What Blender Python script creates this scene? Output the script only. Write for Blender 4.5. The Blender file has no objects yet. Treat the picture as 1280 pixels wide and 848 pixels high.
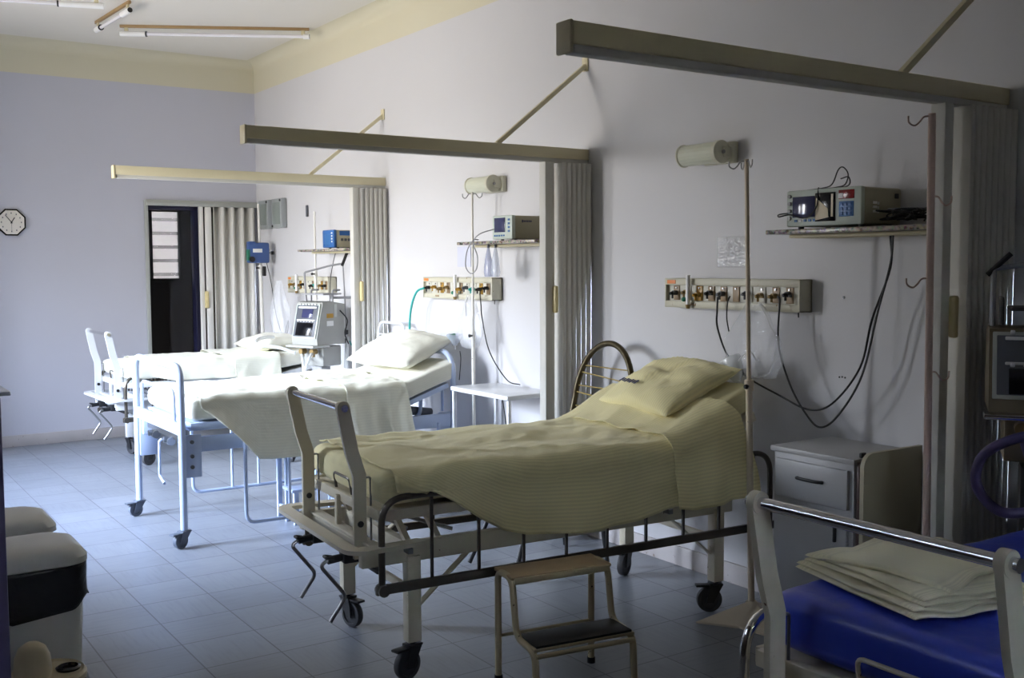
import bpy, bmesh, math, random
from mathutils import Vector, Matrix, noise
random.seed(7)
PI = math.pi
sc = bpy.context.scene
COL = sc.collection

# ------------------------------------------------------------------ materials
def lin(c):
    return tuple(((v/12.92) if v <= .04045 else ((v+.055)/1.055)**2.4) for v in c)
def hexc(r, g, b): return lin((r/255., g/255., b/255.)) + (1.,)
def new_mat(name):
    m = bpy.data.materials.new(name); m.use_nodes = True
    nt = m.node_tree; b = nt.nodes['Principled BSDF']
    return m, nt, b
def mat(name, rgb, rough=.5, metal=0., var=.06, scale=8., bump=0., bscale=40., spec=.5, alpha=1., trans=0., wear=None, wearamt=.6, coat=0.):
    m, nt, b = new_mat(name)
    c = hexc(*rgb)
    tc = nt.nodes.new('ShaderNodeTexCoord')
    n = nt.nodes.new('ShaderNodeTexNoise'); n.inputs['Scale'].default_value = scale; n.inputs['Detail'].default_value = 4
    nt.links.new(tc.outputs['Object'], n.inputs['Vector'])
    mx = nt.nodes.new('ShaderNodeMix'); mx.data_type = 'RGBA'
    mx.inputs[6].default_value = tuple(v*(1-var) for v in c[:3])+(1,)
    mx.inputs[7].default_value = tuple(min(1, v*(1+var)) for v in c[:3])+(1,)
    nt.links.new(n.outputs['Fac'], mx.inputs[0])
    out = mx.outputs[2]
    if wear:
        n2 = nt.nodes.new('ShaderNodeTexNoise'); n2.inputs['Scale'].default_value = 38; n2.inputs['Detail'].default_value = 6
        nt.links.new(tc.outputs['Object'], n2.inputs['Vector'])
        r = nt.nodes.new('ShaderNodeValToRGB'); r.color_ramp.elements[0].position = wearamt; r.color_ramp.elements[1].position = wearamt+.03
        nt.links.new(n2.outputs['Fac'], r.inputs['Fac'])
        m2 = nt.nodes.new('ShaderNodeMix'); m2.data_type = 'RGBA'
        m2.inputs[7].default_value = hexc(*wear)
        nt.links.new(out, m2.inputs[6]); nt.links.new(r.outputs['Color'], m2.inputs[0]); out = m2.outputs[2]
    nt.links.new(out, b.inputs['Base Color'])
    b.inputs['Roughness'].default_value = rough; b.inputs['Metallic'].default_value = metal
    b.inputs['Specular IOR Level'].default_value = spec
    b.inputs['Alpha'].default_value = alpha
    b.inputs['Transmission Weight'].default_value = trans
    b.inputs['Coat Weight'].default_value = coat
    if bump:
        n3 = nt.nodes.new('ShaderNodeTexNoise'); n3.inputs['Scale'].default_value = bscale; n3.inputs['Detail'].default_value = 5
        nt.links.new(tc.outputs['Object'], n3.inputs['Vector'])
        bp = nt.nodes.new('ShaderNodeBump'); bp.inputs['Strength'].default_value = bump; bp.inputs['Distance'].default_value = .01
        nt.links.new(n3.outputs['Fac'], bp.inputs['Height']); nt.links.new(bp.outputs['Normal'], b.inputs['Normal'])
    return m

def mat_floor():
    m, nt, b = new_mat('vinyl_tile_floor')
    L = nt.links.new
    tc = nt.nodes.new('ShaderNodeTexCoord')
    mp = nt.nodes.new('ShaderNodeMapping'); mp.inputs['Location'].default_value = (.007, 0.11, 0)
    L(tc.outputs['Object'], mp.inputs['Vector'])
    br = nt.nodes.new('ShaderNodeTexBrick'); br.offset = 0; br.squash = 1
    br.inputs['Scale'].default_value = 1; br.inputs['Brick Width'].default_value = .308; br.inputs['Row Height'].default_value = .308
    br.inputs['Mortar Size'].default_value = .003; br.inputs['Mortar Smooth'].default_value = .1; br.inputs['Bias'].default_value = 0
    br.inputs['Color1'].default_value = hexc(122, 126, 132); br.inputs['Color2'].default_value = hexc(131, 135, 141)
    br.inputs['Mortar'].default_value = hexc(84, 85, 90)
    L(mp.outputs['Vector'], br.inputs['Vector'])
    # directional marbling streaks, alternate tiles turned by 90 degrees
    chk = nt.nodes.new('ShaderNodeTexChecker'); chk.inputs['Scale'].default_value = 1/.308
    L(mp.outputs['Vector'], chk.inputs['Vector'])
    outs = []
    for sx, sy in ((5, 60), (60, 5)):
        q = nt.nodes.new('ShaderNodeMapping'); q.inputs['Scale'].default_value = (sx, sy, 1)
        L(tc.outputs['Object'], q.inputs['Vector'])
        n = nt.nodes.new('ShaderNodeTexNoise'); n.inputs['Scale'].default_value = 1; n.inputs['Detail'].default_value = 5
        L(q.outputs['Vector'], n.inputs['Vector']); outs.append(n.outputs['Fac'])
    ms = nt.nodes.new('ShaderNodeMix'); L(chk.outputs['Fac'], ms.inputs[0]); L(outs[0], ms.inputs[2]); L(outs[1], ms.inputs[3])
    rp = nt.nodes.new('ShaderNodeValToRGB')
    rp.color_ramp.elements[0].position = .30; rp.color_ramp.elements[0].color = (.84, .84, .85, 1)
    rp.color_ramp.elements[1].position = .52; rp.color_ramp.elements[1].color = (1, 1, 1, 1)
    L(ms.outputs[0], rp.inputs['Fac'])
    mu = nt.nodes.new('ShaderNodeMix'); mu.data_type = 'RGBA'; mu.blend_type = 'MULTIPLY'; mu.inputs[0].default_value = .8
    L(br.outputs['Color'], mu.inputs[6]); L(rp.outputs['Color'], mu.inputs[7])
    L(mu.outputs[2], b.inputs['Base Color'])
    n2 = nt.nodes.new('ShaderNodeTexNoise'); n2.inputs['Scale'].default_value = 5; n2.inputs['Detail'].default_value = 6
    L(tc.outputs['Object'], n2.inputs['Vector'])
    mr = nt.nodes.new('ShaderNodeMapRange'); mr.inputs['To Min'].default_value = .26; mr.inputs['To Max'].default_value = .42
    L(n2.outputs['Fac'], mr.inputs['Value']); L(mr.outputs['Result'], b.inputs['Roughness'])
    n3 = nt.nodes.new('ShaderNodeTexNoise'); n3.inputs['Scale'].default_value = 9; n3.inputs['Detail'].default_value = 3
    L(tc.outputs['Object'], n3.inputs['Vector'])
    bp = nt.nodes.new('ShaderNodeBump'); bp.inputs['Strength'].default_value = .05; bp.inputs['Distance'].default_value = .01
    L(n3.outputs['Fac'], bp.inputs['Height']); L(bp.outputs['Normal'], b.inputs['Normal'])
    return m

def mat_cloth(name, rgb, stripe=.1, freq=70., rough=.85, bump=.25, sheen=.2):
    m, nt, b = new_mat(name); L = nt.links.new
    c = hexc(*rgb)
    uv = nt.nodes.new('ShaderNodeUVMap')
    w = nt.nodes.new('ShaderNodeTexWave'); w.wave_type = 'BANDS'; w.bands_direction = 'Y'; w.inputs['Scale'].default_value = freq/20; w.inputs['Distortion'].default_value = .2
    L(uv.outputs['UV'], w.inputs['Vector'])
    mx = nt.nodes.new('ShaderNodeMix'); mx.data_type = 'RGBA'
    mx.inputs[6].default_value = c; mx.inputs[7].default_value = tuple(v*(1-stripe) for v in c[:3])+(1,)
    L(w.outputs['Fac'], mx.inputs[0]); L(mx.outputs[2], b.inputs['Base Color'])
    b.inputs['Roughness'].default_value = rough; b.inputs['Specular IOR Level'].default_value = .2
    b.inputs['Sheen Weight'].default_value = sheen
    tc = nt.nodes.new('ShaderNodeTexCoord')
    n3 = nt.nodes.new('ShaderNodeTexNoise'); n3.inputs['Scale'].default_value = 14; n3.inputs['Detail'].default_value = 5
    L(tc.outputs['Object'], n3.inputs['Vector'])
    bp = nt.nodes.new('ShaderNodeBump'); bp.inputs['Strength'].default_value = bump; bp.inputs['Distance'].default_value = .02
    L(n3.outputs['Fac'], bp.inputs['Height']); L(bp.outputs['Normal'], b.inputs['Normal'])
    return m

def mat_granite():
    m, nt, b = new_mat('speckled_granite'); L = nt.links.new
    tc = nt.nodes.new('ShaderNodeTexCoord')
    v = nt.nodes.new('ShaderNodeTexVoronoi'); v.inputs['Scale'].default_value = 70
    L(tc.outputs['Object'], v.inputs['Vector'])
    n = nt.nodes.new('ShaderNodeTexNoise'); n.inputs['Scale'].default_value = 45; n.inputs['Detail'].default_value = 4
    L(tc.outputs['Object'], n.inputs['Vector'])
    r = nt.nodes.new('ShaderNodeValToRGB'); e = r.color_ramp.elements
    e[0].position = .38; e[0].color = hexc(48, 36, 28); e[1].position = .62; e[1].color = hexc(168, 152, 128)
    x = r.color_ramp.elements.new(.5); x.color = hexc(140, 128, 112)
    L(n.outputs['Fac'], r.inputs['Fac'])
    mx = nt.nodes.new('ShaderNodeMix'); mx.data_type = 'RGBA'; mx.inputs[0].default_value = .12
    L(r.outputs['Color'], mx.inputs[6]); L(v.outputs['Color'], mx.inputs[7])
    hs = nt.nodes.new('ShaderNodeHueSaturation'); hs.inputs['Saturation'].default_value = .8
    L(mx.outputs[2], hs.inputs['Color']); L(hs.outputs['Color'], b.inputs['Base Color'])
    b.inputs['Roughness'].default_value = .25
    return m

def mat_film(name, rgb=(235, 238, 245), alpha=.3, rough=.12, bump=.8):
    m = mat(name, rgb, rough=rough, var=.04, bump=bump, bscale=26, alpha=alpha, spec=.9)
    return m
def mat_wall(name, rgb):
    return mat(name, rgb, rough=.55, var=.025, scale=1.6, bump=.06, bscale=60, spec=.3)

M = {}
M['wall'] = mat_wall('lavender_wall_paint', (205, 204, 206))
M['wall_unseen'] = mat_wall('darkened_unseen_wall', (96, 90, 84))  # unseen walls darkened to cut bounced light; no panelling modelled
M['wall_back'] = mat_wall('lavender_back_wall_paint', (192, 192, 201))
M['cream_wall'] = mat_wall('cream_cornice_paint', (208, 202, 178))
M['ceiling'] = mat('ceiling_paint', (220, 216, 207), rough=.7, var=.03, scale=1.2, bump=.05)
M['floor'] = mat_floor()
M['base'] = mat('worn_baseboard', (178, 172, 170), rough=.45, var=.12, scale=6, wear=(140, 125, 118), wearamt=.68)
M['cream_metal'] = mat('cream_enamel', (200, 190, 156), rough=.45, var=.05)
M['track'] = mat('cream_track', (214, 204, 170), rough=.4, var=.04)
M['pvc'] = mat('beige_pvc', (202, 200, 192), rough=.6, var=.04)
M['pvc_white'] = mat('white_pvc', (226, 224, 218), rough=.5, var=.04)
M['handle_cream'] = mat('cream_handle', (222, 205, 150), rough=.4)
M['bed_cream'] = mat('cream_bed_paint', (212, 203, 180), rough=.38, var=.06, wear=(110, 80, 55), wearamt=.72)
M['bed_white'] = mat('white_bed_paint', (208, 210, 212), rough=.35, var=.04)
M['bed_blue'] = mat('pale_blue_bed_paint', (182, 196, 222), rough=.32, var=.04)
M['chrome'] = mat('chrome', (232, 232, 234), rough=.10, metal=1, var=.03)
M['steel'] = mat('dull_steel', (150, 150, 150), rough=.35, metal=1, var=.1)
M['rail_dark'] = mat('dark_rail_metal', (96, 90, 82), rough=.34, metal=.7, var=.15)
M['black'] = mat('black_plastic', (24, 24, 26), rough=.45, var=.1)
M['rubber'] = mat('grey_rubber', (62, 62, 64), rough=.6, var=.12)
M['rubber_blue'] = mat('grey_caster', (92, 98, 108), rough=.5, var=.12)
M['bag_black'] = mat('black_bin_liner', (16, 16, 18), rough=.35, var=.1, bump=.8, bscale=18)
M['bin'] = mat('white_bin_plastic', (205, 202, 192), rough=.4, var=.03)
M['sheet_cream'] = mat_cloth('striped_cream_sheet', (238, 227, 174), .13, 420)
M['sheet_fit'] = mat_cloth('cream_fitted_sheet', (230, 220, 172), .05, 420)
M['sheet_pale'] = mat_cloth('pale_sheet', (242, 241, 222), .06, 420)
M['sheet_white'] = mat_cloth('off_white_sheet', (228, 226, 210), .03, 420)
M['sheet_stack'] = mat_cloth('folded_ribbed_sheet', (242, 235, 200), .12, 500)
M['navy'] = mat('blue_vinyl', (52, 74, 190), rough=.3, var=.08, bump=.35, bscale=11, spec=.6)
M['navy2'] = mat('dark_blue_vinyl', (16, 24, 92), rough=.35, var=.08, bump=.3, bscale=11)
M['granite'] = mat_granite()
M['mon'] = mat('monitor_beige', (168, 162, 138), rough=.5, var=.04)
M['mon_front'] = mat('monitor_pale_green', (190, 200, 190), rough=.45)
M['screen'] = mat('dark_screen', (58, 60, 92), rough=.12, spec=.7)
M['bluebtn'] = mat('blue_buttons', (52, 104, 160), rough=.4)
M['black_gloss'] = mat('black_gloss', (14, 14, 18), rough=.15)
M['paper'] = mat('cream_paper', (226, 212, 184), rough=.6)
M['red'] = mat('red_display', (120, 22, 24), rough=.2)
M['white'] = mat('white_plastic', (235, 235, 235), rough=.4, var=.02)
M['label'] = mat('white_label', (225, 225, 222), rough=.5)
M['grey'] = mat('grey_plastic', (150, 150, 152), rough=.45)
M['greydark'] = mat('dark_grey_plastic', (84, 86, 92), rough=.45)
M['gas'] = mat('gas_panel_housing', (196, 192, 172), rough=.45, var=.05, wear=(150, 128, 92), wearamt=.70)
M['gas_in'] = mat('gas_panel_channel', (206, 204, 192), rough=.45, var=.05)
M['tan'] = mat('tan_plate', (150, 128, 98), rough=.45)
M['yellow'] = mat('yellow_fitting', (168, 128, 34), rough=.4)
M['green'] = mat('green_fitting', (36, 110, 84), rough=.4)
M['orange'] = mat('orange_label', (222, 128, 60), rough=.5)
M['teal'] = mat('teal_hose', (50, 168, 160), rough=.35)
M['blue'] = mat('blue_pump', (58, 84, 136), rough=.4)
M['gold'] = mat('gold_cord', (170, 148, 84), rough=.4, metal=.5)
M['bronze'] = mat('dark_bronze_tube', (66, 56, 30), rough=.35, metal=.5, var=.3, scale=60)
M['film'] = mat_film('clear_film', alpha=.26)
M['film_wall'] = mat('clear_wall_sleeve', (225, 228, 232), rough=.14, bump=.3, bscale=30, alpha=.26, spec=1., coat=1.)
M['cup'] = mat_film('clear_plastic', (214, 222, 238), .45, .1, .3)
M['mask'] = mat_film('frosted_mask', (178, 184, 214), .55, .2, .3)
M['tube'] = mat_film('translucent_tube', (226, 230, 230), .62, .2, .2)
M['purple'] = mat('purple_tube', (98, 88, 128), rough=.35, alpha=.85)
M['brass'] = mat('brass_fitting', (140, 116, 70), rough=.45, metal=.3)
M['pole'] = mat('worn_cream_pole', (206, 190, 164), rough=.42, var=.06, wear=(60, 44, 34), wearamt=.70)
M['pole_pink'] = mat('beige_pink_pole', (192, 168, 154), rough=.4, var=.05)
M['pole_white'] = mat('white_pole', (226, 224, 216), rough=.4, var=.04, wear=(90, 84, 80), wearamt=.73)
M['stool'] = mat('worn_cream_step_paint', (206, 190, 150), rough=.45, var=.08, wear=(64, 44, 30), wearamt=.69)
M['stool_top'] = mat('worn_tan_step_top', (186, 160, 122), rough=.55, var=.1, bump=.1)
M['cab'] = mat('grey_white_cabinet', (180, 180, 180), rough=.42, var=.03)
M['cab_leaf'] = mat('cream_leaf_panel', (172, 164, 140), rough=.45, var=.04)
M['brown'] = mat('dark_brown_gap', (60, 32, 24), rough=.5)
M['table_white'] = mat('white_table_enamel', (236, 238, 240), rough=.18, var=.02)
M['lamp_glass'] = mat('ribbed_lamp_glass', (204, 206, 186), rough=.3, var=.04)
M['lamp_body'] = mat('cream_lamp_body', (206, 204, 184), rough=.4)
M['clockface'] = mat('clock_face', (222, 216, 206), rough=.5, var=.02)
M['wood'] = mat('brown_batten', (150, 122, 82), rough=.5, var=.1)
M['tube_glass'] = mat('fluorescent_tube', (232, 230, 236), rough=.15, var=.02)
M['grille'] = mat('grey_green_face', (126, 134, 128), rough=.35)
M['grille_frame'] = mat('grey_frame', (150, 154, 154), rough=.4)
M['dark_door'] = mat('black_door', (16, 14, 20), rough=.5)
M['navy_jamb'] = mat('navy_door_jamb', (26, 26, 52), rough=.4)
M['dark_brown'] = mat('dark_brown_panel', (44, 38, 28), rough=.6)
M['trim'] = mat('aluminium_trim', (176, 178, 172), rough=.4, metal=.2)
M['corr'] = mat('corridor_paint', (200, 188, 190), rough=.6)
M['dome'] = mat('cream_plastic', (202, 186, 150), rough=.4)
M['purple_edge'] = mat('purple_grey_edge', (92, 84, 118), rough=.5)
M['vent_dark'] = mat('dark_beige_plastic', (112, 100, 78), rough=.4)
M['vent_grey'] = mat('ventilator_grey', (156, 156, 150), rough=.45)
M['frosted'] = mat('frosted_pane', (200, 200, 204), rough=.6, alpha=.90, var=.01)
M['slat'] = mat('pale_louvre', (190, 180, 186), rough=.5, alpha=.30)
M['frosted_door'] = mat('frosted_door_pane', (214, 206, 210), rough=.6, alpha=.90, var=.01)
M['vent_black'] = mat('matt_dark_metal', (52, 50, 48), rough=.6)
M['stamp'] = mat('faded_navy_print', (62, 64, 96), rough=.8)
M['rib_blue'] = mat('monitor_blue', (48, 98, 160), rough=.4)

# ------------------------------------------------------------------ mesh builder
def V(*a): return Vector(a)
class MB:
    def __init__(s): s.bm = bmesh.new(); s.uv = None
    def xf(s, verts, m):
        if m is not None: bmesh.ops.transform(s.bm, matrix=m, verts=verts)
    def box(s, c, d, bev=0., rot=None, seg=2):
        g = bmesh.ops.create_cube(s.bm, size=1.0)
        vs = g['verts']
        bmesh.ops.scale(s.bm, vec=d, verts=vs)
        if bev > 0:
            es = list({e for v in vs for e in v.link_edges})
            r = bmesh.ops.bevel(s.bm, geom=es, offset=min(bev, min(d)*.49), segments=seg, affect='EDGES', profile=.5)
            vs = list({v for f in r['faces'] for v in f.verts} | {v for v in vs if v.is_valid})
            # collect every vertex of the piece
            seen = set(vs); st = list(vs)
            while st:
                v = st.pop()
                for e in v.link_edges:
                    o = e.other_vert(v)
                    if o not in seen: seen.add(o); st.append(o)
            vs = list(seen)
        m = Matrix.Translation(c)
        if rot is not None: m = m @ (rot if isinstance(rot, Matrix) else Matrix.Rotation(rot, 4, 'Z'))
        s.xf(vs, m); return s
    def b2(s, a, b, bev=0.):
        c = [(a[i]+b[i])/2 for i in range(3)]; d = [abs(b[i]-a[i]) for i in range(3)]
        return s.box(c, d, bev)
    def cyl(s, a, b, r, r2=None, n=16, cap=True):
        a = Vector(a); b = Vector(b); d = b-a
        g = bmesh.ops.create_cone(s.bm, cap_ends=cap, segments=n, radius1=r, radius2=(r if r2 is None else r2), depth=d.length)
        q = Vector((0, 0, 1)).rotation_difference(d.normalized()).to_matrix().to_4x4()
        s.xf(g['verts'], Matrix.Translation((a+b)/2) @ q); return s
    def sph(s, c, r, sc_=(1, 1, 1), n=16):
        g = bmesh.ops.create_uvsphere(s.bm, u_segments=n, v_segments=max(8, n//2), radius=r)
        s.xf(g['verts'], Matrix.Translation(c) @ Matrix.Diagonal((*sc_, 1))); return s
    def sweep(s, pts, prof, closed=False, up=None, cap=True):
        """sweep a profile [(a,b)...] along points with parallel transport"""
        P = [Vector(p) for p in pts]; n = len(P)
        T = []
        for i in range(n):
            if closed: t = (P[(i+1) % n]-P[i-1])
            elif i == 0: t = P[1]-P[0]
            elif i == n-1: t = P[-1]-P[-2]
            else: t = (P[i+1]-P[i]).normalized()+(P[i]-P[i-1]).normalized()
            T.append(t.normalized() if t.length > 1e-9 else Vector((0, 0, 1)))
        u = Vector(up) if up else (Vector((0, 0, 1)) if abs(T[0].z) < .9 else Vector((1, 0, 0)))
        u = (u-T[0]*u.dot(T[0])).normalized()
        rings = []
        for i in range(n):
            if i: 
                q = T[i-1].rotation_difference(T[i]); u = q @ u
                u = (u-T[i]*u.dot(T[i])).normalized()
            w = T[i].cross(u)
            # mitre scale
            rings.append([s.bm.verts.new(P[i]+w*a+u*b) for a, b in prof])
        m = len(prof)
        rr = range(n if closed else n-1)
        for i in rr:
            A = rings[i]; B = rings[(i+1) % n]
            for k in range(m):
                s.bm.faces.new((A[k], A[(k+1) % m], B[(k+1) % m], B[k]))
        if cap and not closed:
            s.bm.faces.new(list(reversed(rings[0]))); s.bm.faces.new(rings[-1])
        return s
    def tube(s, pts, r, n=10, closed=False, corner=0., cs=6, cap=True):
        if corner: pts = rounded(pts, corner, cs, closed)
        prof = [(r*math.cos(2*PI*k/n), r*math.sin(2*PI*k/n)) for k in range(n)]
        return s.sweep(pts, prof, closed, cap=cap)
    def bar(s, pts, w, h, up=None, corner=0., cs=4, closed=False):
        if corner: pts = rounded(pts, corner, cs, closed)
        return s.sweep(pts, [(-w/2, -h/2), (w/2, -h/2), (w/2, h/2), (-w/2, h/2)], closed, up)
    def lathe(s, prof, c=(0, 0, 0), n=24, rot=None):
        rings = []
        for r, z in prof:
            rings.append([s.bm.verts.new((r*math.cos(2*PI*k/n), r*math.sin(2*PI*k/n), z)) for k in range(n)] if r > 1e-6 else [s.bm.verts.new((0, 0, z))])
        for A, B in zip(rings, rings[1:]):
            for k in range(n):
                a = [A[k % len(A)], A[(k+1) % len(A)], B[(k+1) % len(B)], B[k % len(B)]]
                q = []
                for v in a:
                    if v not in q: q.append(v)
                if len(q) > 2: s.bm.faces.new(q)
        m = Matrix.Translation(c)
        if rot is not None: m = m @ rot
        s.xf([v for R in rings for v in R], m); return s
    def prism(s, poly, z0, z1, m=None):
        """poly in local xy, extruded z0..z1, then matrix m"""
        A = [s.bm.verts.new((x, y, z0)) for x, y in poly]; B = [s.bm.verts.new((x, y, z1)) for x, y in poly]
        n = len(poly)
        s.bm.faces.new(list(reversed(A))); s.bm.faces.new(B)
        for k in range(n): s.bm.faces.new((A[k], A[(k+1) % n], B[(k+1) % n], B[k]))
        s.xf(A+B, m); return s
    def grid(s, fn, nu, nv, closed_v=False, uv=None):
        g = [[s.bm.verts.new(fn(i/nu, j/nv)) for j in range(nv+(0 if closed_v else 1))] for i in range(nu+1)]
        if uv and s.uv is None: s.uv = s.bm.loops.layers.uv.new('UVMap')
        for i in range(nu):
            for j in range(nv):
                j2 = (j+1) % nv if closed_v else j+1
                f = s.bm.faces.new((g[i][j], g[i+1][j], g[i+1][j2], g[i][j2]))
                if uv:
                    for l, (a, b) in zip(f.loops, ((i, j), (i+1, j), (i+1, j+1), (i, j+1))):
                        l[s.uv].uv = uv(a/nu, b/nv)
        return g
    def build(s, name, m, parent=None, smooth=35., mods=None, label=None):
        me = bpy.data.meshes.new(name)
        bmesh.ops.recalc_face_normals(s.bm, faces=s.bm.faces)
        s.bm.to_mesh(me); s.bm.free()
        for p in me.polygons: p.use_smooth = True
        me.set_sharp_from_angle(angle=math.radians(smooth))
        o = bpy.data.objects.new(name, me); COL.objects.link(o)
        me.materials.append(M[m] if isinstance(m, str) else m)
        if parent is not None: o.parent = parent
        if label: o['label'] = label
        return o
def rounded(pts, r, n=6, closed=False):
    P = [Vector(p) for p in pts]; out = []
    N = len(P)
    for i in range(N):
        if not closed and i in (0, N-1): out.append(P[i]); continue
        a = P[i-1]; b = P[i]; c = P[(i+1) % N]
        u = (a-b); w = (c-b); ru = min(r, u.length*.49, w.length*.49)
        u.normalize(); w.normalize()
        p0 = b+u*ru; p1 = b+w*ru
        for k in range(n+1):
            t = k/n; out.append(p0*(1-t)**2+b*2*t*(1-t)+p1*t*t)
    return out
def smooth_path(pts, n=8):
    """Catmull-Rom through the points"""
    P = [Vector(p) for p in pts]; P = [P[0]*2-P[1]]+P+[P[-1]*2-P[-2]]; out = []
    for i in range(1, len(P)-2):
        for k in range(n):
            t = k/n; a, b, c, d = P[i-1:i+3]
            out.append(.5*((2*b)+(-a+c)*t+(2*a-5*b+4*c-d)*t*t+(-a+3*b-3*c+d)*t**3))
    out.append(P[-2]); return out
def thing(name, label, cat, loc=(0, 0, 0), rz=0., group=None):
    o = bpy.data.objects.new(name, None); COL.objects.link(o); o.location = loc; o.rotation_euler = (0, 0, rz)
    o.empty_display_size = .05
    o['label'] = label; o['category'] = cat
    if group: o['group'] = group
    return o
def tag(o, label, cat, group=None, kind=None):
    o['label'] = label; o['category'] = cat
    if group: o['group'] = group
    if kind: o['kind'] = kind
    return o
def struct(o): o['kind'] = 'structure'; return o
def mv(o, loc, rz=0): o.location = loc; o.rotation_euler = (0, 0, rz); return o
def solid(o, t=.004, off=0.):
    m = o.modifiers.new('thick', 'SOLIDIFY'); m.thickness = t; m.offset = off; return o
def interp(tab, x):
    if x <= tab[0][0]: return tab[0][1]
    for (a, b), (c, d) in zip(tab, tab[1:]):
        if x <= c:
            t = (x-a)/(c-a); return b+(d-b)*t
    return tab[-1][1]
def sinterp(tab, x):
    if x <= tab[0][0]: return tab[0][1]
    for (a, b), (c, d) in zip(tab, tab[1:]):
        if x <= c:
            t = (x-a)/(c-a); t = t*t*(3-2*t); return b+(d-b)*t
    return tab[-1][1]
def nz(x, y, z=0., s=1.): return noise.noise(Vector((x*s, y*s, z*s)))

# ------------------------------------------------------------------ room
TW = .60  # wall depth at the left windows, set to cut oblique daylight
XL, YF, ZC, ZP = -3.95, -11.6, 3.5, 3.207
def room():
    struct(MB().b2((XL-.7, YF-.2, -.12), (.2, .0, 0)).build('floor', 'floor'))
    # ceiling slab with a coved edge along the two visible walls
    struct(MB().b2((XL-.7, YF-.2, ZC), (.2, .2, ZC+.15)).build('ceiling', 'ceiling'))
    cove = MB(); R = .10
    def arcp(c, ax):
        return [(R-R*math.cos(t), -R+R*math.sin(t)) for t in [PI/2*k/8 for k in range(9)]]
    pr = [(0, -R)]+[(R-R*math.cos(PI/2*k/8), -R+R*math.sin(PI/2*k/8)) for k in range(9)]+[(0, 0)]
    # right wall cove (runs along Y) ; a=distance from the wall, b = below the ceiling
    A = [(-a, b) for a, b in pr[1:]]
    cove.prism([(x, y) for x, y in A], 0, -YF, Matrix(((1, 0, 0, 0), (0, 0, -1, 0), (0, 1, 0, ZC), (0, 0, 0, 1))))
    struct(cove.build('trim_1', 'cream_wall', smooth=40))
    cove = MB()
    A = [(a, b) for a, b in pr[1:]]
    cove.prism(A, 0, XL, Matrix(((0, 0, 1, 0), (-1, 0, 0, 0), (0, 1, 0, ZC), (0, 0, 0, 1))))
    struct(cove.build('trim_2', 'cream_wall', smooth=40))
    # right wall
    struct(MB().b2((0, YF, 0), (.15, 0, ZP)).build('wall_right', 'wall'))
    struct(MB().b2((0, YF, ZP), (.15, 0, ZC)).build('wall_right_cornice', 'cream_wall'))
    # back wall with a doorway x -1.05..-.02, z..2.14
    w = MB(); w.b2((XL-.15, 0, 0), (-1.05, .15, ZP)); w.b2((-1.05, 0, 2.14), (.15, .15, ZP)); w.b2((-.015, 0, 0), (.15, .15, 2.14))
    struct(w.build('wall_back', 'wall_back'))
    struct(MB().b2((XL-.15, 0, ZP), (.15, .15, ZC)).build('wall_back_cornice', 'cream_wall'))
    # left wall, deepened at the windows, with the added opening TR
    z0, z1 = WZ
    ys = [YF]+[v for w_ in WINS for v in (w_[0], w_[1])]+[0]
    w = MB(); segs = sorted(ys)
    for a, b in list(zip(segs[0::2], segs[1::2]))[1:]: w.b2((XL-TW, a, 0), (XL, b, ZP))
    a, b = segs[0], segs[1]
    w.b2((XL-TW, b-.5, 0), (XL, b, ZP)); b -= .5; t0, t1, t2, t3 = TR
    w.b2((XL-.1, a, 0), (XL, t0, ZP)); w.b2((XL-.1, t1, 0), (XL, b, ZP)); w.b2((XL-.1, t0, 0), (XL, t1, t2)); w.b2((XL-.1, t0, t3), (XL, t1, ZP))
    for a, b in WINS: w.b2((XL-TW, a, 0), (XL, b, z0)); w.b2((XL-TW, a, z1), (XL, b, ZP))
    struct(w.build('wall_left', 'wall_unseen'))
    struct(MB().b2((XL-TW, YF, ZP), (XL, 0, ZC)).build('wall_left_cornice', 'cream_wall'))
    w = MB(); fx0, fx1, fz0, fz1 = FW
    w.b2((XL-TW, YF-.15, 0), (fx0, YF, ZC)); w.b2((fx1, YF-.15, 0), (.15, YF, ZC)); w.b2((fx0, YF-.15, 0), (fx1, YF, fz0)); w.b2((fx0, YF-.15, fz1), (fx1, YF, ZC))
    struct(w.build('wall_front', 'wall_unseen'))
    struct(MB().b2((XL-.06, TR[0], TR[2]), (XL-.055, TR[1], TR[3])).build('window_6', 'frosted'))  # unseen dimmed pane added to put a highlight on the chrome foot bar
    f = MB()
    for y in (TR[0]+.02, (TR[0]+TR[1])/2, TR[1]-.02): f.box((XL-.05, y, (TR[2]+TR[3])/2), (.06, .04, TR[3]-TR[2]), .004)
    struct(f.build('window_6_frame', 'bed_white'))
    f = MB()
    for x in (fx0+.02, (fx0+fx1)/2, fx1-.02): f.box((x, YF-.07, (fz0+fz1)/2), (.04, .06, fz1-fz0), .005)
    for z in (fz0+.02, fz1-.02): f.box(((fx0+fx1)/2, YF-.07, z), (fx1-fx0, .06, .04), .005)
    struct(f.build('window_5', 'bed_white'))  # unseen window added behind the camera as fill light
    for k, (a, b) in enumerate(WINS):
        f = MB()
        for y in (a+.025, b-.025, (a+b)/2): f.box((XL-TW+.08, y, (z0+z1)/2), (.06, .05, z1-z0), .006)
        for z in (z0+.025, z1-.025): f.box((XL-TW+.08, (a+b)/2, z), (.06, b-a, .05), .006)
        fo = struct(f.build('window_%d' % (k+1), 'bed_white'))
        struct(MB().box((XL-TW/2+.03, (a+b)/2, z0+.012), (TW+.06, b-a+.1, .04), .01).build('sill', 'bed_white', fo))
    # baseboards
    struct(MB().box((-.008, YF/2, .05), (.016, -YF, .10), .004).build('baseboard_right', 'base'))
    struct(MB().box(((XL-1.10)/2, -.008, .05), (-1.10-XL, .016, .10), .004).build('baseboard_back', 'base'))
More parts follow.
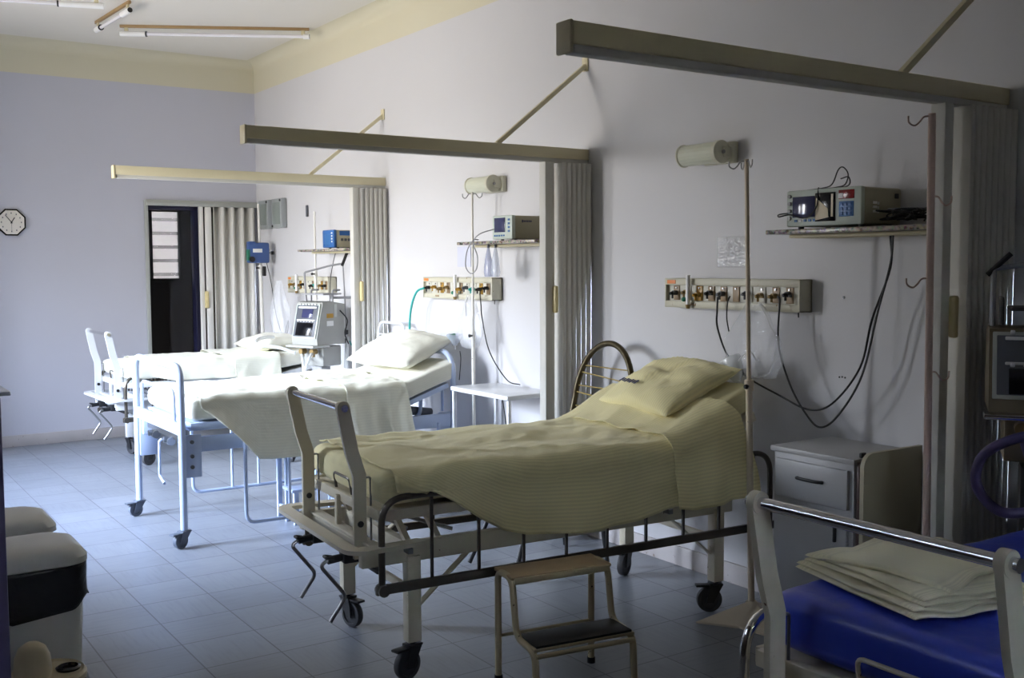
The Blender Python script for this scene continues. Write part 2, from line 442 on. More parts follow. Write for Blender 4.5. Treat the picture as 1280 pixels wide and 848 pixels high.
    struct(MB().box((XL+.008, YF/2, .05), (.016, -YF, .10), .004).build('baseboard_left', 'base'))
    # wall marks: plugged screw holes
    for y, z, r in ((-6.972, 1.405, .006), (-6.955, 1.06, .004), (-6.970, 1.062, .004), (-6.985, 1.06, .004), (-4.735, 1.30, .004), (-4.75, .97, .006)):
        o = MB().cyl((-.002, y, z), (.004, y, z), r, n=10).build('screw_hole', 'black')
        where = {1.405: 'single small dark hole in the wall under the near granite shelf', 1.30: 'tiny hole high on the bright wall beside the middle folding partition', .97: 'small dark chip in the bright wall above the white side table'}.get(z)
        tag(o, where or 'one of three tiny screw holes in a row on the wall above the bedside cabinet', 'hole', None if where else 'row of three screw holes')
WINS = [(-4.12, -3.32), (-2.95, -2.15), (-1.5, -1.02)]
WZ = (1.0, 2.45)
TR = (-7.75, -6.4, 1.6, 2.4)  # opening of the added highlight pane in the left wall
FW = (-3.1, -2.45, 2.0, 2.2)  # opening of the added fill window in the front wall
room()

# ------------------------------------------------------------------ doorway and corridor beyond
def doorway():
    f = MB()
    f.box((-1.055, -.012, 1.08), (.03, .045, 2.16), .004); f.box((-.53, -.02, 2.15), (1.06, .06, .03), .004)
    struct(f.build('trim_3', 'trim'))
    # corridor shell
    struct(MB().b2((-2.2, .15, -.12), (.6, 2.9, 0)).build('corridor_floor', 'dark_brown'))
    struct(MB().b2((-2.2, .15, 2.6), (.6, 2.9, 2.7)).build('corridor_ceiling', 'corr'))
    c = MB(); c.b2((-2.3, .15, -.1), (-2.2, 2.9, 2.7)); c.b2((.16, .15, -.1), (.26, 2.9, 2.7))
    struct(c.build('corridor_wall_side', 'corr'))
    # far wall with window opening x -.95..-.35 z 1.45..2.1 at y 1.5
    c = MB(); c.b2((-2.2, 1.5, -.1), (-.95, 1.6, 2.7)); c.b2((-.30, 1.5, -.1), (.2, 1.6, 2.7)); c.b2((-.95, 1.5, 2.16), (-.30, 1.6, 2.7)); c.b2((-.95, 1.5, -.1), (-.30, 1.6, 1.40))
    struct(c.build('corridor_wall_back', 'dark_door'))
    # louvred window
    w = MB(); zs = (1.40, 2.16)
    for x in (-.94, -.62, -.31): w.box((x, 1.47, 1.78), (.03, .05, .76), .003)
    for z in (1.41, 2.15): w.box((-.625, 1.47, z), (.66, .05, .035), .003)
    wo = struct(w.build('window_4', 'dark_door'))
    s = MB()
    for k in range(5):
        z = 1.47+k*.145; s.box((-.625, 1.488, z), (.64, .004, .034), 0, Matrix.Rotation(math.radians(8), 4, 'X'))
    struct(s.build('louvre_slat', 'slat', wo))
    struct(MB().b2((-.95, 1.505, 1.40), (-.30, 1.51, 2.16)).build('glass_pane', 'frosted_door', wo))
    # open dark door leaf standing in the opening
    d = thing('dark_door_leaf', 'dark brown door leaf standing open just beyond the doorway', 'door', (-.20, .50, 0))
    MB().box((-.08, .30, 1.04), (.05, .62, 2.08), .004).build('door_panel', 'dark_brown', d)
    MB().box((-.115, .02, 1.02), (.02, .05, .16), .004).build('door_handle', 'black_gloss', d)
    # navy jamb on the right edge
    struct(MB().box((-.575, .10, 1.06), (.045, .11, 2.12), .003).build('trim_4', 'navy_jamb'))
    struct(MB().box((-.81, .10, 2.10), (.48, .11, .04), .003).build('trim_5', 'navy_jamb'))
doorway()

# ------------------------------------------------------------------ folding partitions
def pleats(x0, x1, amp, pitch=.034):
    pts = []; n = max(2, int((x1-x0)/pitch)); w = (x1-x0)/n
    for k in range(n):
        x = x0+k*w
        pts += [(x+.001, -amp), (x+w*.72, -amp), (x+w*.78, amp), (x+w*.94, amp)]
    return pts
def partition(Y, lead, name, label, zt=2.19, matc='track', xl=-2.01):
    t = thing('folding_partition', label, 'folding partition', (0, Y, 0), 0, 'folding partitions hung on wall tracks')
    m = MB(); m.b2((xl, -.03, zt-.06), (-.002, .03, zt), .004); m.build('head_rail', matc, t)
    MB().b2((xl+.01, -.022, zt-.082), (-.002, .022, zt-.058), .003).build('track_channel', 'pvc', t)
    MB().b2((xl-.012, -.032, zt-.084), (xl, .032, zt+.002), .004).build('end_cap', 'cream_metal', t)
    # brace up to the wall
    MB().bar([(-.60, 0, zt), (-.002, .0, zt+.47)], .022, .022).build('brace', matc, t)
    MB().box((-.006, 0, zt+.475), (.01, .05, .08), .003).build('brace_plate', matc, t)
    # folded panels
    p = pleats(lead+.085, -.012, .075)
    g = MB(); th = .0035
    L = [g.bm.verts.new((x, y, .05)) for x, y in p]; U = [g.bm.verts.new((x, y, zt-.085)) for x, y in p]
    for k in range(len(p)-1): g.bm.faces.new((L[k], L[k+1], U[k+1], U[k]))
    solid(g.build('folded_panel', 'pvc', t, smooth=3), .0015)
    MB().box((lead+.028, 0, (zt-.05)/2+.01), (.05, .06, zt-.13), .006).build('lead_post', 'pvc', t)
    MB().box((lead+.068, .0, (zt-.05)/2+.01), (.016, .03, zt-.13), .004).build('lead_seal', 'pvc_white', t)
    MB().box((lead+.062, -.04, 1.36), (.026, .03, .15), .009).build('pull_handle', 'handle_cream', t)
    for k in range(3):
        MB().cyl((lead+.01+.03*k, 0, zt-.10), (lead+.01+.03*k, 0, zt-.07), .006, n=8).build('roller', 'white', t)
    MB().box((-.008, 0, 1.02), (.014, .07, 2.04), .003).build('wall_jamb', 'pvc', t)
    return t
partition(-7.67, -.394, '', 'nearest folding partition, its head rail cut across the upper right of the view', 2.187)
partition(-5.18, -.308, '', 'middle folding partition behind the gold-framed chair, stacked against the wall', 2.196, xl=-1.985)
partition(-2.70, -.281, '', 'farthest folding partition with pale cream head rail beside the ventilator', 2.213, xl=-1.97)

def accordion_door():
    t = thing('accordion_door', 'white accordion door drawn half open across the far doorway', 'folding door', (0, 0, 0))
    MB().box((-.535, -.055, 2.125), (1.05, .045, .03), .003).build('head_track', 'trim', t)
    pts = []; n = 9; x0, x1 = -.46, -.03; w = (x1-x0)/n
    for k in range(n):
        pts += [(x0+k*w, -.10 if k % 2 == 0 else -.02)]
    pts.append((x1, -.02))
    path = smooth_path([(x, y, 0) for x, y in pts], 5)
    g = MB(); L = [g.bm.verts.new((p.x, p.y, .03)) for p in path]; U = [g.bm.verts.new((p.x, p.y, 2.11)) for p in path]
    for k in range(len(path)-1): g.bm.faces.new((L[k], L[k+1], U[k+1], U[k]))
    solid(g.build('pleated_panel', 'pvc_white', t, smooth=60), .004)
    MB().box((-.565, -.05, 1.07), (.035, .05, 2.08), .006).build('lead_post', 'pvc_white', t)
    MB().box((-.50, -.06, 1.07), (.06, .04, 2.08), .012).build('first_slat', 'pvc_white', t)
    MB().box((-.535, -.085, 1.24), (.035, .03, .16), .01).build('pull_handle', 'handle_cream', t)
accordion_door()

# ------------------------------------------------------------------ clock, wall boxes, lamps, ceiling lights
def clock():
    t = thing('wall_clock', 'octagonal black-rimmed clock with a pale face on the far wall', 'clock', (-2.185, -.012, 1.936))
    R = .113
    def octo(r): return [(r/math.cos(PI/8)*math.cos(PI/8+k*PI/4), r/math.cos(PI/8)*math.sin(PI/8+k*PI/4)) for k in range(8)]
    m = Matrix.Rotation(PI/2, 4, 'X')
    MB().prism(octo(R), -.012, .014, m).build('rim', 'black_gloss', t, smooth=20)
    MB().prism(octo(R-.012), .010, .0165, m).build('clock_face', 'clockface', t, smooth=20)
    for k in range(12):
        a = k*PI/6; x, z = math.sin(a)*.078, math.cos(a)*.078
        MB().box((x, -.018, z), (.008, .002, .012)).build('hour_mark', 'greydark', t)
    def hand(ang, l, w, y):
        a = math.radians(ang); d = Vector((math.sin(a), 0, math.cos(a)))
        MB().bar([Vector((0, y, 0))-d*.012, Vector((0, y, 0))+d*l], .001, w, up=(math.cos(a), 0, -math.sin(a))).build('clock_hand', 'black', t)
    hand(-38, .078, .006, -.0195); hand(32, .048, .007, -.0205); hand(180, .08, .0018, -.0215)
    MB().cyl((0, -.016, 0), (0, -.024, 0), .006, n=12).build('hub', 'black', t)
clock()
for y, lab in ((-.32, 'grey-framed rectangular box high on the wall, the one nearer the corner'), (-.655, 'grey-framed rectangular box high on the wall, the one nearer the white pole')):
    t = thing('wall_box', lab, 'wall box', (0, y, 2.035), 0, 'pair of grey wall boxes')
    MB().box((-.03, 0, 0), (.055, .24, .27), .008).build('frame', 'grille_frame', t)
    MB().box((-.058, 0, 0), (.006, .17, .20), .002).build('glass_face', 'grille', t)
    for sy in (-1, 1): MB().cyl((-.055, sy*.095, -sy*.115), (-.065, sy*.095, -sy*.115), .011, n=10).build('screw', 'black', t)
def wall_lamp(y, z, lab):
    t = thing('wall_lamp', lab, 'wall lamp', (0, y, z), 0, 'cylindrical wall lamps over the beds')
    L = .125
    MB().box((-.018, -.05, 0), (.034, .20, .10), .006).build('back_plate', 'lamp_body', t)
    m = MB()
    n = 40
    prof = []
    for k in range(n):
        a = 2*PI*k/n; r = .050*(1+.02*(k % 2)); prof.append((r*math.cos(a), r*math.sin(a)))
    m.sweep([(-.085, -L+.03, 0), (-.085, L, 0)], prof); m.build('glass_shade', 'lamp_glass', t, smooth=20)
    for s_, w in ((-1, .03), (1, .012)):
        y0 = -L+.03 if s_ < 0 else L
        MB().lathe([(0, 0), (.05, 0), (.055, .004), (.055, w), (.050, w+.004), (.02, w+.006), (0, w+.006)], (-.085, y0, 0), 28, Matrix.Rotation(-s_*PI/2, 4, 'X')).build('end_ring', 'lamp_body', t)
    MB().cyl((-.085, -L-.004+.0, 0), (-.085, -L-.014, 0), .009, n=10).build('end_screw', 'steel', t)
    MB().box((-.05, -L-.005, 0), (.07, .012, .05), .004).build('bracket', 'lamp_body', t)
wall_lamp(-6.20, 2.078, 'cylindrical lamp on the wall above the near gas panel')
wall_lamp(-4.225, 2.06, 'cylindrical lamp on the wall above the middle granite shelf')

def tube_light(a, b, lab, gap0=.16, gap1=.06):
    a = Vector(a); b = Vector(b); d = (b-a); L = d.length; d.normalize()
    t = thing('fluorescent_light', lab, 'ceiling light', (a+b)/2, math.atan2(d.y, d.x), 'bare fluorescent tubes on the ceiling')
    MB().box((0, 0, ZC-a.z-.011), (L, .022, .024), .003).build('batten', 'wood', t)
    MB().cyl((-L/2+.02, 0, -.01), (L/2-.02, 0, -.01), .0135, n=16).build('glass_tube', 'tube_glass', t)
    MB().cyl((-L/2-.0, 0, -.01), (-L/2+gap0, 0, -.01), .021, n=18).build('end_sleeve', 'white', t)
    MB().cyl((L/2-gap1, 0, -.01), (L/2, 0, -.01), .021, n=18).build('end_sleeve', 'white', t)
    MB().cyl((-L/2+gap0, 0, -.01), (-L/2+gap0+.012, 0, -.01), .0225, n=18).build('collar', 'black', t)
    MB().cyl((L/2, 0, -.01), (L/2+.003, 0, -.01), .0185, n=18).build('end_contact', 'black', t)
    for s_ in (-1, 1): MB().box((s_*(L/2-.05), 0, (ZC-a.z)/2-.006), (.03, .016, ZC-a.z-.012), .003).build('tube_holder', 'cream_metal', t)
tube_light((-1.477, -.977, 3.44), (-.15, -1.69, 3.44), 'long fluorescent tube on the ceiling, the one nearest the cornice', .20, .05)
tube_light((-1.665, -1.0, 3.44), (-1.614, -1.83, 3.44), 'short-looking fluorescent tube seen end on, between the other two', .12, .18)
tube_light((-1.80, -1.84, 3.44), (-3.05, -1.45, 3.44), 'fluorescent tube at the top left edge, cut by the frame', .30, .1)

# ------------------------------------------------------------------ casters
def caster(parent, x, y, r=.057, ang=0., htop=.15, big=True, paint='rubber', brake=True, tyre='rubber'):
    e = MB()
    R = Matrix.Translation((x, y, 0)) @ Matrix.Rotation(ang, 4, 'Z')
    off = -.028
    def P(px, py, pz): return R @ Vector((px, py, pz))
    e.cyl(P(0, 0, htop-.02), P(0, 0, htop+.015), .013, n=12)
    e.box(P(0, 0, htop-.022), (.06, .052, .008), .002, Matrix.Rotation(ang, 4, 'Z'))
    for s_ in (-1, 1):
        poly = [(-.03, htop-.022), (.03, htop-.022), (off+.016, r-.012), (off-.016, r-.012)]
        m = R @ Matrix.Translation((0, s_*.021, 0)) @ Matrix.Rotation(PI/2, 4, 'X')
        e.prism(poly, -.0018, .0018, m)
    if brake:
        e.box(P(-.055, 0, htop-.03), (.07, .04, .01), .003, Matrix.Rotation(ang, 4, 'Z'))
    o = e.build('caster', paint, parent)
    w = MB(); 
    prof = [(.0, -.011), (r*.32, -.013), (r*.36, -.010), (r*.70, -.009), (r*.74, -.015), (r*.96, -.014), (r, -.007), (r, .007), (r*.96, .014), (r*.74, .015), (r*.70, .009), (r*.36, .010), (r*.32, .013), (0, .011)]
    w.lathe(prof, P(off, 0, r), 28, Matrix.Rotation(ang, 4, 'Z') @ Matrix.Rotation(PI/2, 4, 'X'))
    w.build('wheel', tyre, o)

# ------------------------------------------------------------------ soft goods
def mattress(name, x0, x1, w, th, ztop, m, rnd=.05, wr=.006, seed=0, sag=0., nx=70):
    """rounded slab following ztop(x); returns object in bed coordinates"""
    mb = MB(); N = 44
    def sec(u, v):
        # u along, v around
        e = 0.
        # end rounding
        L = x1-x0; x = x0+L*u
        du = min(x-x0, x1-x); f = 1.
        if du < rnd: f = math.sqrt(max(0., 1-((rnd-du)/rnd)**2))
        a = 2*PI*v; ca, sa = math.cos(a), math.sin(a); p = .22
        yy = (abs(ca)**p)*(1 if ca >= 0 else -1); zz = (abs(sa)**p)*(1 if sa >= 0 else -1)
        hw = w/2-rnd*.5*(1-f); hh = th/2*(.35+.65*f)
        zt = ztop(x); z = zt-th/2+zz*hh; y = yy*hw
        n1 = nz(x*5+seed, y*5, z*5)*wr*1.5+nz(x*14, y*9, z*20, 1)*wr*.6
        k = 1 if zz > 0 else .3
        z += n1*k; y += nz(x*6, z*9+4, seed)*wr*(1 if yy > 0 else -1)
        return (x, y, z)
    def uu(u): # denser ends
        return .5-.5*math.cos(PI*u) if False else u
    us = [0, .15, .35, .6, .8, 1.]
    xs = [rnd*(1-math.cos(PI/2*k/6)) for k in range(6)]
    L = x1-x0
    allx = [a/L for a in xs]+[(rnd+(L-2*rnd)*k/nx)/L for k in range(nx+1)]+[1-a/L for a in reversed(xs)]
    n = len(allx)-1
    g = mb.grid(lambda u, v: sec(allx[int(round(u*n))], v), n, N, closed_v=True, uv=lambda u, v: (allx[int(round(u*n))]*L, v*(2*w+2*th)))
    mb.bm.faces.new(g[0]); mb.bm.faces.new(list(reversed(g[n])))
    return mb.build(name, m, smooth=60)

def drape(name, x0, x1, yf, yn, ztop, hem, m, rad=.045, eps=.008, folds=.012, ffreq=16., seed=0., wr=.006, shear=None, farhang=0., nx=110, nv=80, flare=.02, th=.003, side=-1, tension=None):
    """cloth lying over a bed: from far edge yf over the top and hanging on the near edge yn down to hem(x)"""
    def f(u, v):
        x = x0+(x1-x0)*u
        zt = ztop(x)+eps; h = hem(x)
        top = abs(yn-yf)-rad; arc = rad*PI/2; hang = max(0., zt-rad-h)
        if h > zt-rad: arc_eff = arc*max(.05, min(1., (zt-h)/rad)); hang = 0
        else: arc_eff = arc
        fh = farhang
        S = fh+top+arc_eff+hang; s = S*v
        if s < fh:
            y = yf+.006; z = zt-(fh-s); d = 0; hf = 0
        elif s < fh+top:
            y = yf-(s-fh); z = zt; hf = 0
        elif s < fh+top+arc_eff:
            a = (s-fh-top)/rad; y = yn+rad-rad*math.sin(a); z = zt-rad+rad*math.cos(a); hf = .05
        else:
            d = s-fh-top-arc_eff; y = yn; z = zt-rad-d; hf = d/max(.12, hang) if hang > 0 else 0
            hf = min(1, hf)
        if shear: x = x+shear(v, u)
        n1 = nz(x*4+seed, s*5, seed)*wr*1.6+nz(x*11+s*6, s*10, seed+3)*wr*.8
        rg = 1-abs(nz(x*1.1+s*1.2+seed, s*5.5-x*.8, seed+5))*2.2
        n1 += max(0, rg)**4*wr*.9*(1 if s < fh+top else .4)
        cr = math.sin((x*.5+s*1.7+seed)*ffreq+2*nz(x*2, s*2, seed))*wr*.45
        if hf <= .05: z += n1+cr
        if hf > 0:
            y -= flare*hf+folds*hf*(math.sin(x*ffreq+seed+1.3*nz(x*3, seed))+.5*math.sin(x*ffreq*2.3+seed*2))+n1
        return (x, y, z)
    mb = MB()
    mb.grid(f, nx, nv, uv=lambda u, v: (x0+(x1-x0)*u, v*(abs(yn-yf)+.3)))
    o = mb.build(name, m, smooth=80)
    return solid(o, th, 1.)

def pillow(name, L, W, T, m, seed=0., wr=.01, pinch=.09):
    mb = MB(); N = 46
    def f(sgn):
        def g(u, v):
            a = 2*u-1; b = 2*v-1
            x = a*L/2*(1-pinch*(1-b*b)*abs(a)**3*0+0); y = b*W/2
            # sides curve inward between the pointed corners
            x *= 1-pinch*(1-b**2)*abs(a)**4; y *= 1-pinch*(1-a**2)*abs(b)**4
            h = ((1-abs(a)**2.6)*(1-abs(b)**2.6))**.55
            z = sgn*T/2*h
            z += (nz(x*7+seed, y*7, seed)*wr*1.4+nz(x*18, y*5, seed+9)*wr*.8)*h
            z += math.sin(x*30+y*14+seed+4*nz(x*4, y*4))*wr*.34*h*(.5+nz(x*3+seed, y*3)+.3)
            z += max(0, 1-abs(nz(x*4+seed, y*9+x*5, 2))*2.4)**4*wr*.8*h
            return (x, y, z)
        return g
    mb.grid(f(1), N, N, uv=lambda u, v: (u*L, v*W)); mb.grid(f(-1), N, N, uv=lambda u, v: (u*L, v*W))
    bmesh.ops.remove_doubles(mb.bm, verts=mb.bm.verts, dist=.0008)
    return mb.build(name, m, smooth=80)

# ------------------------------------------------------------------ crank bed (type with leaning foot posts)
def crank_bed(label, loc, rz, paint, railm, group, xp=-.915, xl=-.73, xr=.75, xh=.95, zd=.66, hinge=.42, slope=.46, cast='rubber', loops=True, railtop=.71, railends=1.0, rails=(-1, 1), cranks=True, hw=.335):
    t = thing('hospital_bed', label, 'hospital bed', loc, rz, group)
    # lower frame
    f = MB()
    for s_ in (-1, 1): f.box(((xp+xr)/2+.03, s_*hw, .485), (xr-xp+.10, .035, .075), .004)
    for x in (xp+.03, xl, 0., xr-.0): f.box((x, 0, .485), (.035, 2*hw-.03, .06), .004)
    f.build('base_frame', paint, t)
    # bumper tray: flat bent plate round the foot
    b = MB(); yb = hw+.085
    pts = [(xp+.20, yb-.03, .53), (xp-.075, yb, .53), (xp-.075, -yb, .53), (xp+.20, -yb+.03, .53)]
    b.bar(pts, .055, .016, up=(0, 0, 1), corner=.07, cs=6)
    b.box((xp+.03, 0, .527), (.05, 2*yb-.05, .012), .003)
    b.build('bumper_tray', paint, t)
    # foot posts
    for s_ in (-1, 1):
        y = s_*.285
        p = MB(); p.bar([(xp, y, .47), (xp, y, .78), (xp-.028, y, .87), (xp-.06, y, 1.035)], .05, .018, up=(0, 1, 0)); 
        p.cyl((xp-.06, y-.011, 1.035), (xp-.06, y+.011, 1.035), .025, n=18)
        po = p.build('foot_post', paint, t)
        MB().cyl((xp-.0, y-.013, .60), (xp-.0, y+.013, .60), .012, n=10).build('bolt', 'black', po)
        MB().tube([(xp, y, .77), (xp+.045, y, .77), (xp+.045, y, .52)], .004, corner=.01).build('guide_rod', 'steel', po)
    MB().cyl((xp-.06, -.31, 1.035), (xp-.06, .31, 1.035), .0135, n=18).build('foot_handle', 'chrome', t, label='chrome push bar')
    # legs
    for i, (x, s_) in enumerate(((xl, -1), (xl, 1), (xr, -1), (xr, 1))):
        l = MB(); l.box((x, s_*hw, .305), (.056, .05, .33), .005)
        lo = l.build('leg', paint, t)
        caster(t, x, s_*hw, ang=(.3, 1.9, -.5, .5)[i], big=True, paint='black' if cast == 'rubber' else cast, tyre=cast)
    MB().box((xl, 0, .33), (.022, 2*hw-.04, .028), .003).build('foot_crossbar', paint, t)
    MB().box((xr, 0, .33), (.022, 2*hw-.04, .028), .003).build('head_crossbar', paint, t)
    for s_ in (-1, 1):
        MB().bar([(xl+.02, s_*hw*.96, .26), (xl+.26, s_*hw*.96, .46)], .006, .03, up=(0, 1, 0)).build('diagonal_brace', paint, t)
        MB().bar([(xr-.02, s_*hw*.96, .26), (xr-.26, s_*hw*.96, .46)], .006, .03, up=(0, 1, 0)).build('diagonal_brace', paint, t)
    # mattress deck, flat + raised back
    d = MB(); yw = .375
    for s_ in (-1, 1):
        d.box(((xp+.05+hinge)/2, s_*yw, zd-.018), (hinge-xp-.05, .03, .04), .004)
    d.box((xp+.05, 0, zd-.018), (.03, 2*yw, .04), .004); d.box((hinge-.02, 0, zd-.018), (.03, 2*yw, .03), .004)
    d.box(((xp+.05+hinge)/2, 0, zd-.006), (hinge-xp-.07, 2*yw-.02, .004))
    d.build('deck_frame', paint, t)
    bk = MB(); ex = xh-.03; ez = zd+(ex-hinge)*slope
    for s_ in (-1, 1): bk.bar([(hinge, s_*yw, zd-.02), (ex, s_*yw, ez-.02)], .03, .04, up=(0, 1, 0))
    bk.box((ex, 0, ez-.02), (.03, 2*yw, .04), .004)
    bk.box(((hinge+ex)/2, 0, (zd+ez)/2-.008), (math.hypot(ex-hinge, ez-zd)-.02, 2*yw-.02, .004), 0, Matrix.Rotation(-math.atan(slope), 4, 'Y'))
    bk.build('backrest_frame', paint, t)
    # supports between frames
    for x in (xp+.14, xl+.08, -.05, hinge-.1):
        for s_ in (-1, 1):
            MB().bar([(x+.05, s_*.30, .50), (x-.01, s_*.30, zd-.03)], .02, .035, up=(0, 1, 0)).build('deck_support', paint, t)
    MB().bar([(hinge-.1, 0, .5), (hinge+.28, 0, zd+.28*slope*.95-.03)], .03, .03).build('backrest_strut', 'steel', t)
    MB().cyl((xp+.06, .16, zd-.03), (xl+.05, -.18, .53), .008, n=10).build('lift_rod', 'chrome', t)
    MB().cyl((xp+.08, -.10, zd-.03), (xl+.20, -.28, .53), .008, n=10).build('lift_rod', 'steel', t)
    MB().box((xp+.03, .02, .585), (.02, .025, .13), .003).build('center_bracket', paint, t)
    if loops:
        MB().tube([(xp+.055, -.07, zd), (xp+.045, -.07, zd+.065), (xp+.045, .10, zd+.065), (xp+.055, .10, zd)], .0055, corner=.02).build('mattress_stop', railm if railm == 'rail_dark' else paint, t)
    # cranks
    if cranks:
        for y in (-.17, .17):
            k = MB(); k.box((xp+.0, y, .455), (.06, .06, .05), .006); k.cyl((xp-.02, y, .452), (xp-.085, y, .445), .015, n=12)
            k.tube([(xp-.065, y-.012, .455), (xp-.095, y-.02, .46), (xp-.095, y+.02, .46), (xp-.065, y+.012, .455)], .006, corner=.01)
            ko = k.build('crank_gear', 'black', t)
            MB().tube([(xp-.08, y, .45), (xp-.115, y, .43), (xp-.02, y-.02, .305), (xp-.085, y-.02, .215)], .0075, corner=.025, n=10).build('crank_handle', 'steel', ko)
        MB().box((xp+.06, 0, .42), (.03, 2*hw, .012), .003).build('crank_plate', 'black', t)
    # side rails
    for s_ in rails:
        y = s_*(hw+.072); z0 = .385
        xa, xb = xp+.035, railends
        r_ = MB(); r_.tube([(xa, y, z0), (xa, y, railtop), (xb, y, railtop), (xb, y, z0)], .0125, corner=.10, cs=8, n=12)
        ro = r_.build('side_rail', railm, t)
        MB().box(((xa+xb)/2, y, z0-.008), (xb-xa+.05, .022, .036), .005).build('lower_bar', railm, ro)
        n = 9; 
        for k in range(n):
            x = xa+.20+(xb-xa-.30)*k/(n-1)
            MB().box((x, y, (z0+railtop)/2), (.011, .012, railtop-z0), .002).build('rail_bar', railm, ro)
        for x in (xa+.12, .45): MB().bar([(x, s_*(hw+.0), .50), (x, y-s_*.012, .50)], .02, .02).build('rail_bracket', 'steel', ro)
        MB().cyl((xa, y-.02*s_, z0-.008), (xa, y+.024*s_, z0-.008), .022, n=14).build('rail_pivot', railm, ro)
    return t

A1 = math.radians(-4.1)
B1 = (-1.10, -6.21, 0)
crank_bed('cream hospital bed in front with leaning foot posts and brown lowered side rails', B1, A1, 'bed_cream', 'rail_dark', 'crank beds', )
z1 = lambda x: .80 if x < .36 else (.80+(x-.36)**2*2.0 if x < .48 else .80+.0288+(x-.48)*.46)
mt = mattress('mattress', -.87, .93, .76, .13, z1, 'sheet_fit', seed=2, wr=.008)
tag(mv(mt, B1, A1), 'mattress in a yellowish fitted sheet on the cream bed in front', 'mattress')
hem1 = [(-.83, .77), (-.78, .745), (-.68, .72), (-.61, .68), (-.50, .60), (-.40, .545), (-.30, .515), (-.20, .505), (.03, .495), (.22, .505), (.42, .535), (.50, .54)]
def shear_foot(v, u): return 0.
sh = drape('bed_sheet', -.83, .47, .38, -.440, z1, lambda x: interp(hem1, x), 'sheet_cream', seed=1.3, folds=.010, ffreq=9, wr=.010, flare=.03, rad=.075)
tag(mv(sh, B1, A1), 'striped cream top sheet hanging low over the side of the front bed', 'sheet')
hem1b = [(.40, .53), (.45, .52), (.60, .535), (.75, .545)]
fo = drape('turned_down_sheet', .40, .70, .385, -.450, z1, lambda x: interp(hem1b, x), 'sheet_cream', eps=.023, seed=4.1, folds=.014, ffreq=17, wr=.006, shear=lambda v, u: (.13*u+.03)*max(0, (v-.45)/.55)+.03*math.sin(v*9)*u, flare=.04, rad=.075)
tag(mv(fo, B1, A1), 'turned-down cream sheet band beside the pillow of the front bed', 'sheet')
p1 = pillow('pillow', .45, .62, .14, 'sheet_cream', seed=2.2, wr=.016)
def place_on(o, base, rz, x, y, z, tilt=0., yaw=0., roll=0.):
    m = Matrix.Translation(base) @ Matrix.Rotation(rz, 4, 'Z') @ Matrix.Translation((x, y, z)) @ Matrix.Rotation(yaw, 4, 'Z') @ Matrix.Rotation(-tilt, 4, 'Y') @ Matrix.Rotation(roll, 4, 'X')
    o.matrix_world = m; return o
tag(place_on(p1, B1, A1, .735, .0, .985, .44, math.radians(-6)), 'cream pillow with a faded navy stamp on the front bed', 'pillow')
st = MB()
for k in range(7):
    st.box((-.16+.0*k, .02+.022*k, .0), (.022 if k % 2 else .030, .013, .002))
so = st.build('ink_stamp', 'stamp', p1, label='faded navy laundry stamp')
so.location = (.04, .02, .079)

# far bed (third)
B3 = (-.86, -1.22, 0); A3 = math.radians(1.5)
crank_bed('white hospital bed farthest away below the doorway', B3, A3, 'bed_white', 'rail_dark', 'crank beds', xp=-.86, xl=-.62, xr=.58, xh=.80, hinge=.38, slope=.18, railends=-.30, hw=.30)
z3 = lambda x: .80 if x < .3 else .80+(x-.3)*.12
tag(mv(mattress('mattress', -.80, .80, .78, .12, z3, 'sheet_white', seed=6), B3, A3), 'mattress on the white bed farthest away', 'mattress')
tag(mv(drape('bed_sheet', -.62, .05, .39, -.40, z3, lambda x: interp([(-.62, .70), (-.45, .66), (.05, .655)], x), 'sheet_pale', seed=7, flare=.02, ffreq=11, farhang=.05), B3, A3), 'pale sheet drawn over the foot half of the farthest bed', 'sheet')
tag(mv(drape('folded_blanket', .03, .42, .40, -.41, z3, lambda x: .64, 'sheet_pale', eps=.02, seed=8, flare=.02, ffreq=14, farhang=.05), B3, A3), 'pale cream cover folded across the middle of the farthest bed', 'blanket')
p3 = pillow('pillow', .42, .62, .13, 'sheet_white', seed=5.1)
tag(place_on(p3, B3, A3, .50, .0, .90, .12), 'flat white pillow on the farthest bed', 'pillow')

# nearest bed with blue mattress
B4 = (-1.02, -8.64, 0); A4 = 0.
crank_bed('white hospital bed at the lower right with a shiny chrome foot bar', B4, A4, 'bed_cream', 'chrome', 'crank beds', xp=-.93, hinge=.25, slope=.36, railtop=.73, rails=(1,))
z4 = lambda x: .80 if x < .2 else (.80+(x-.2)**2*1.5 if x < .3 else .815+(x-.3)*.30)
tag(mv(mattress('mattress', -.86, .92, .74, .14, z4, 'navy', seed=9, wr=.006), B4, A4), 'bright blue vinyl mattress on the nearest bed', 'mattress')

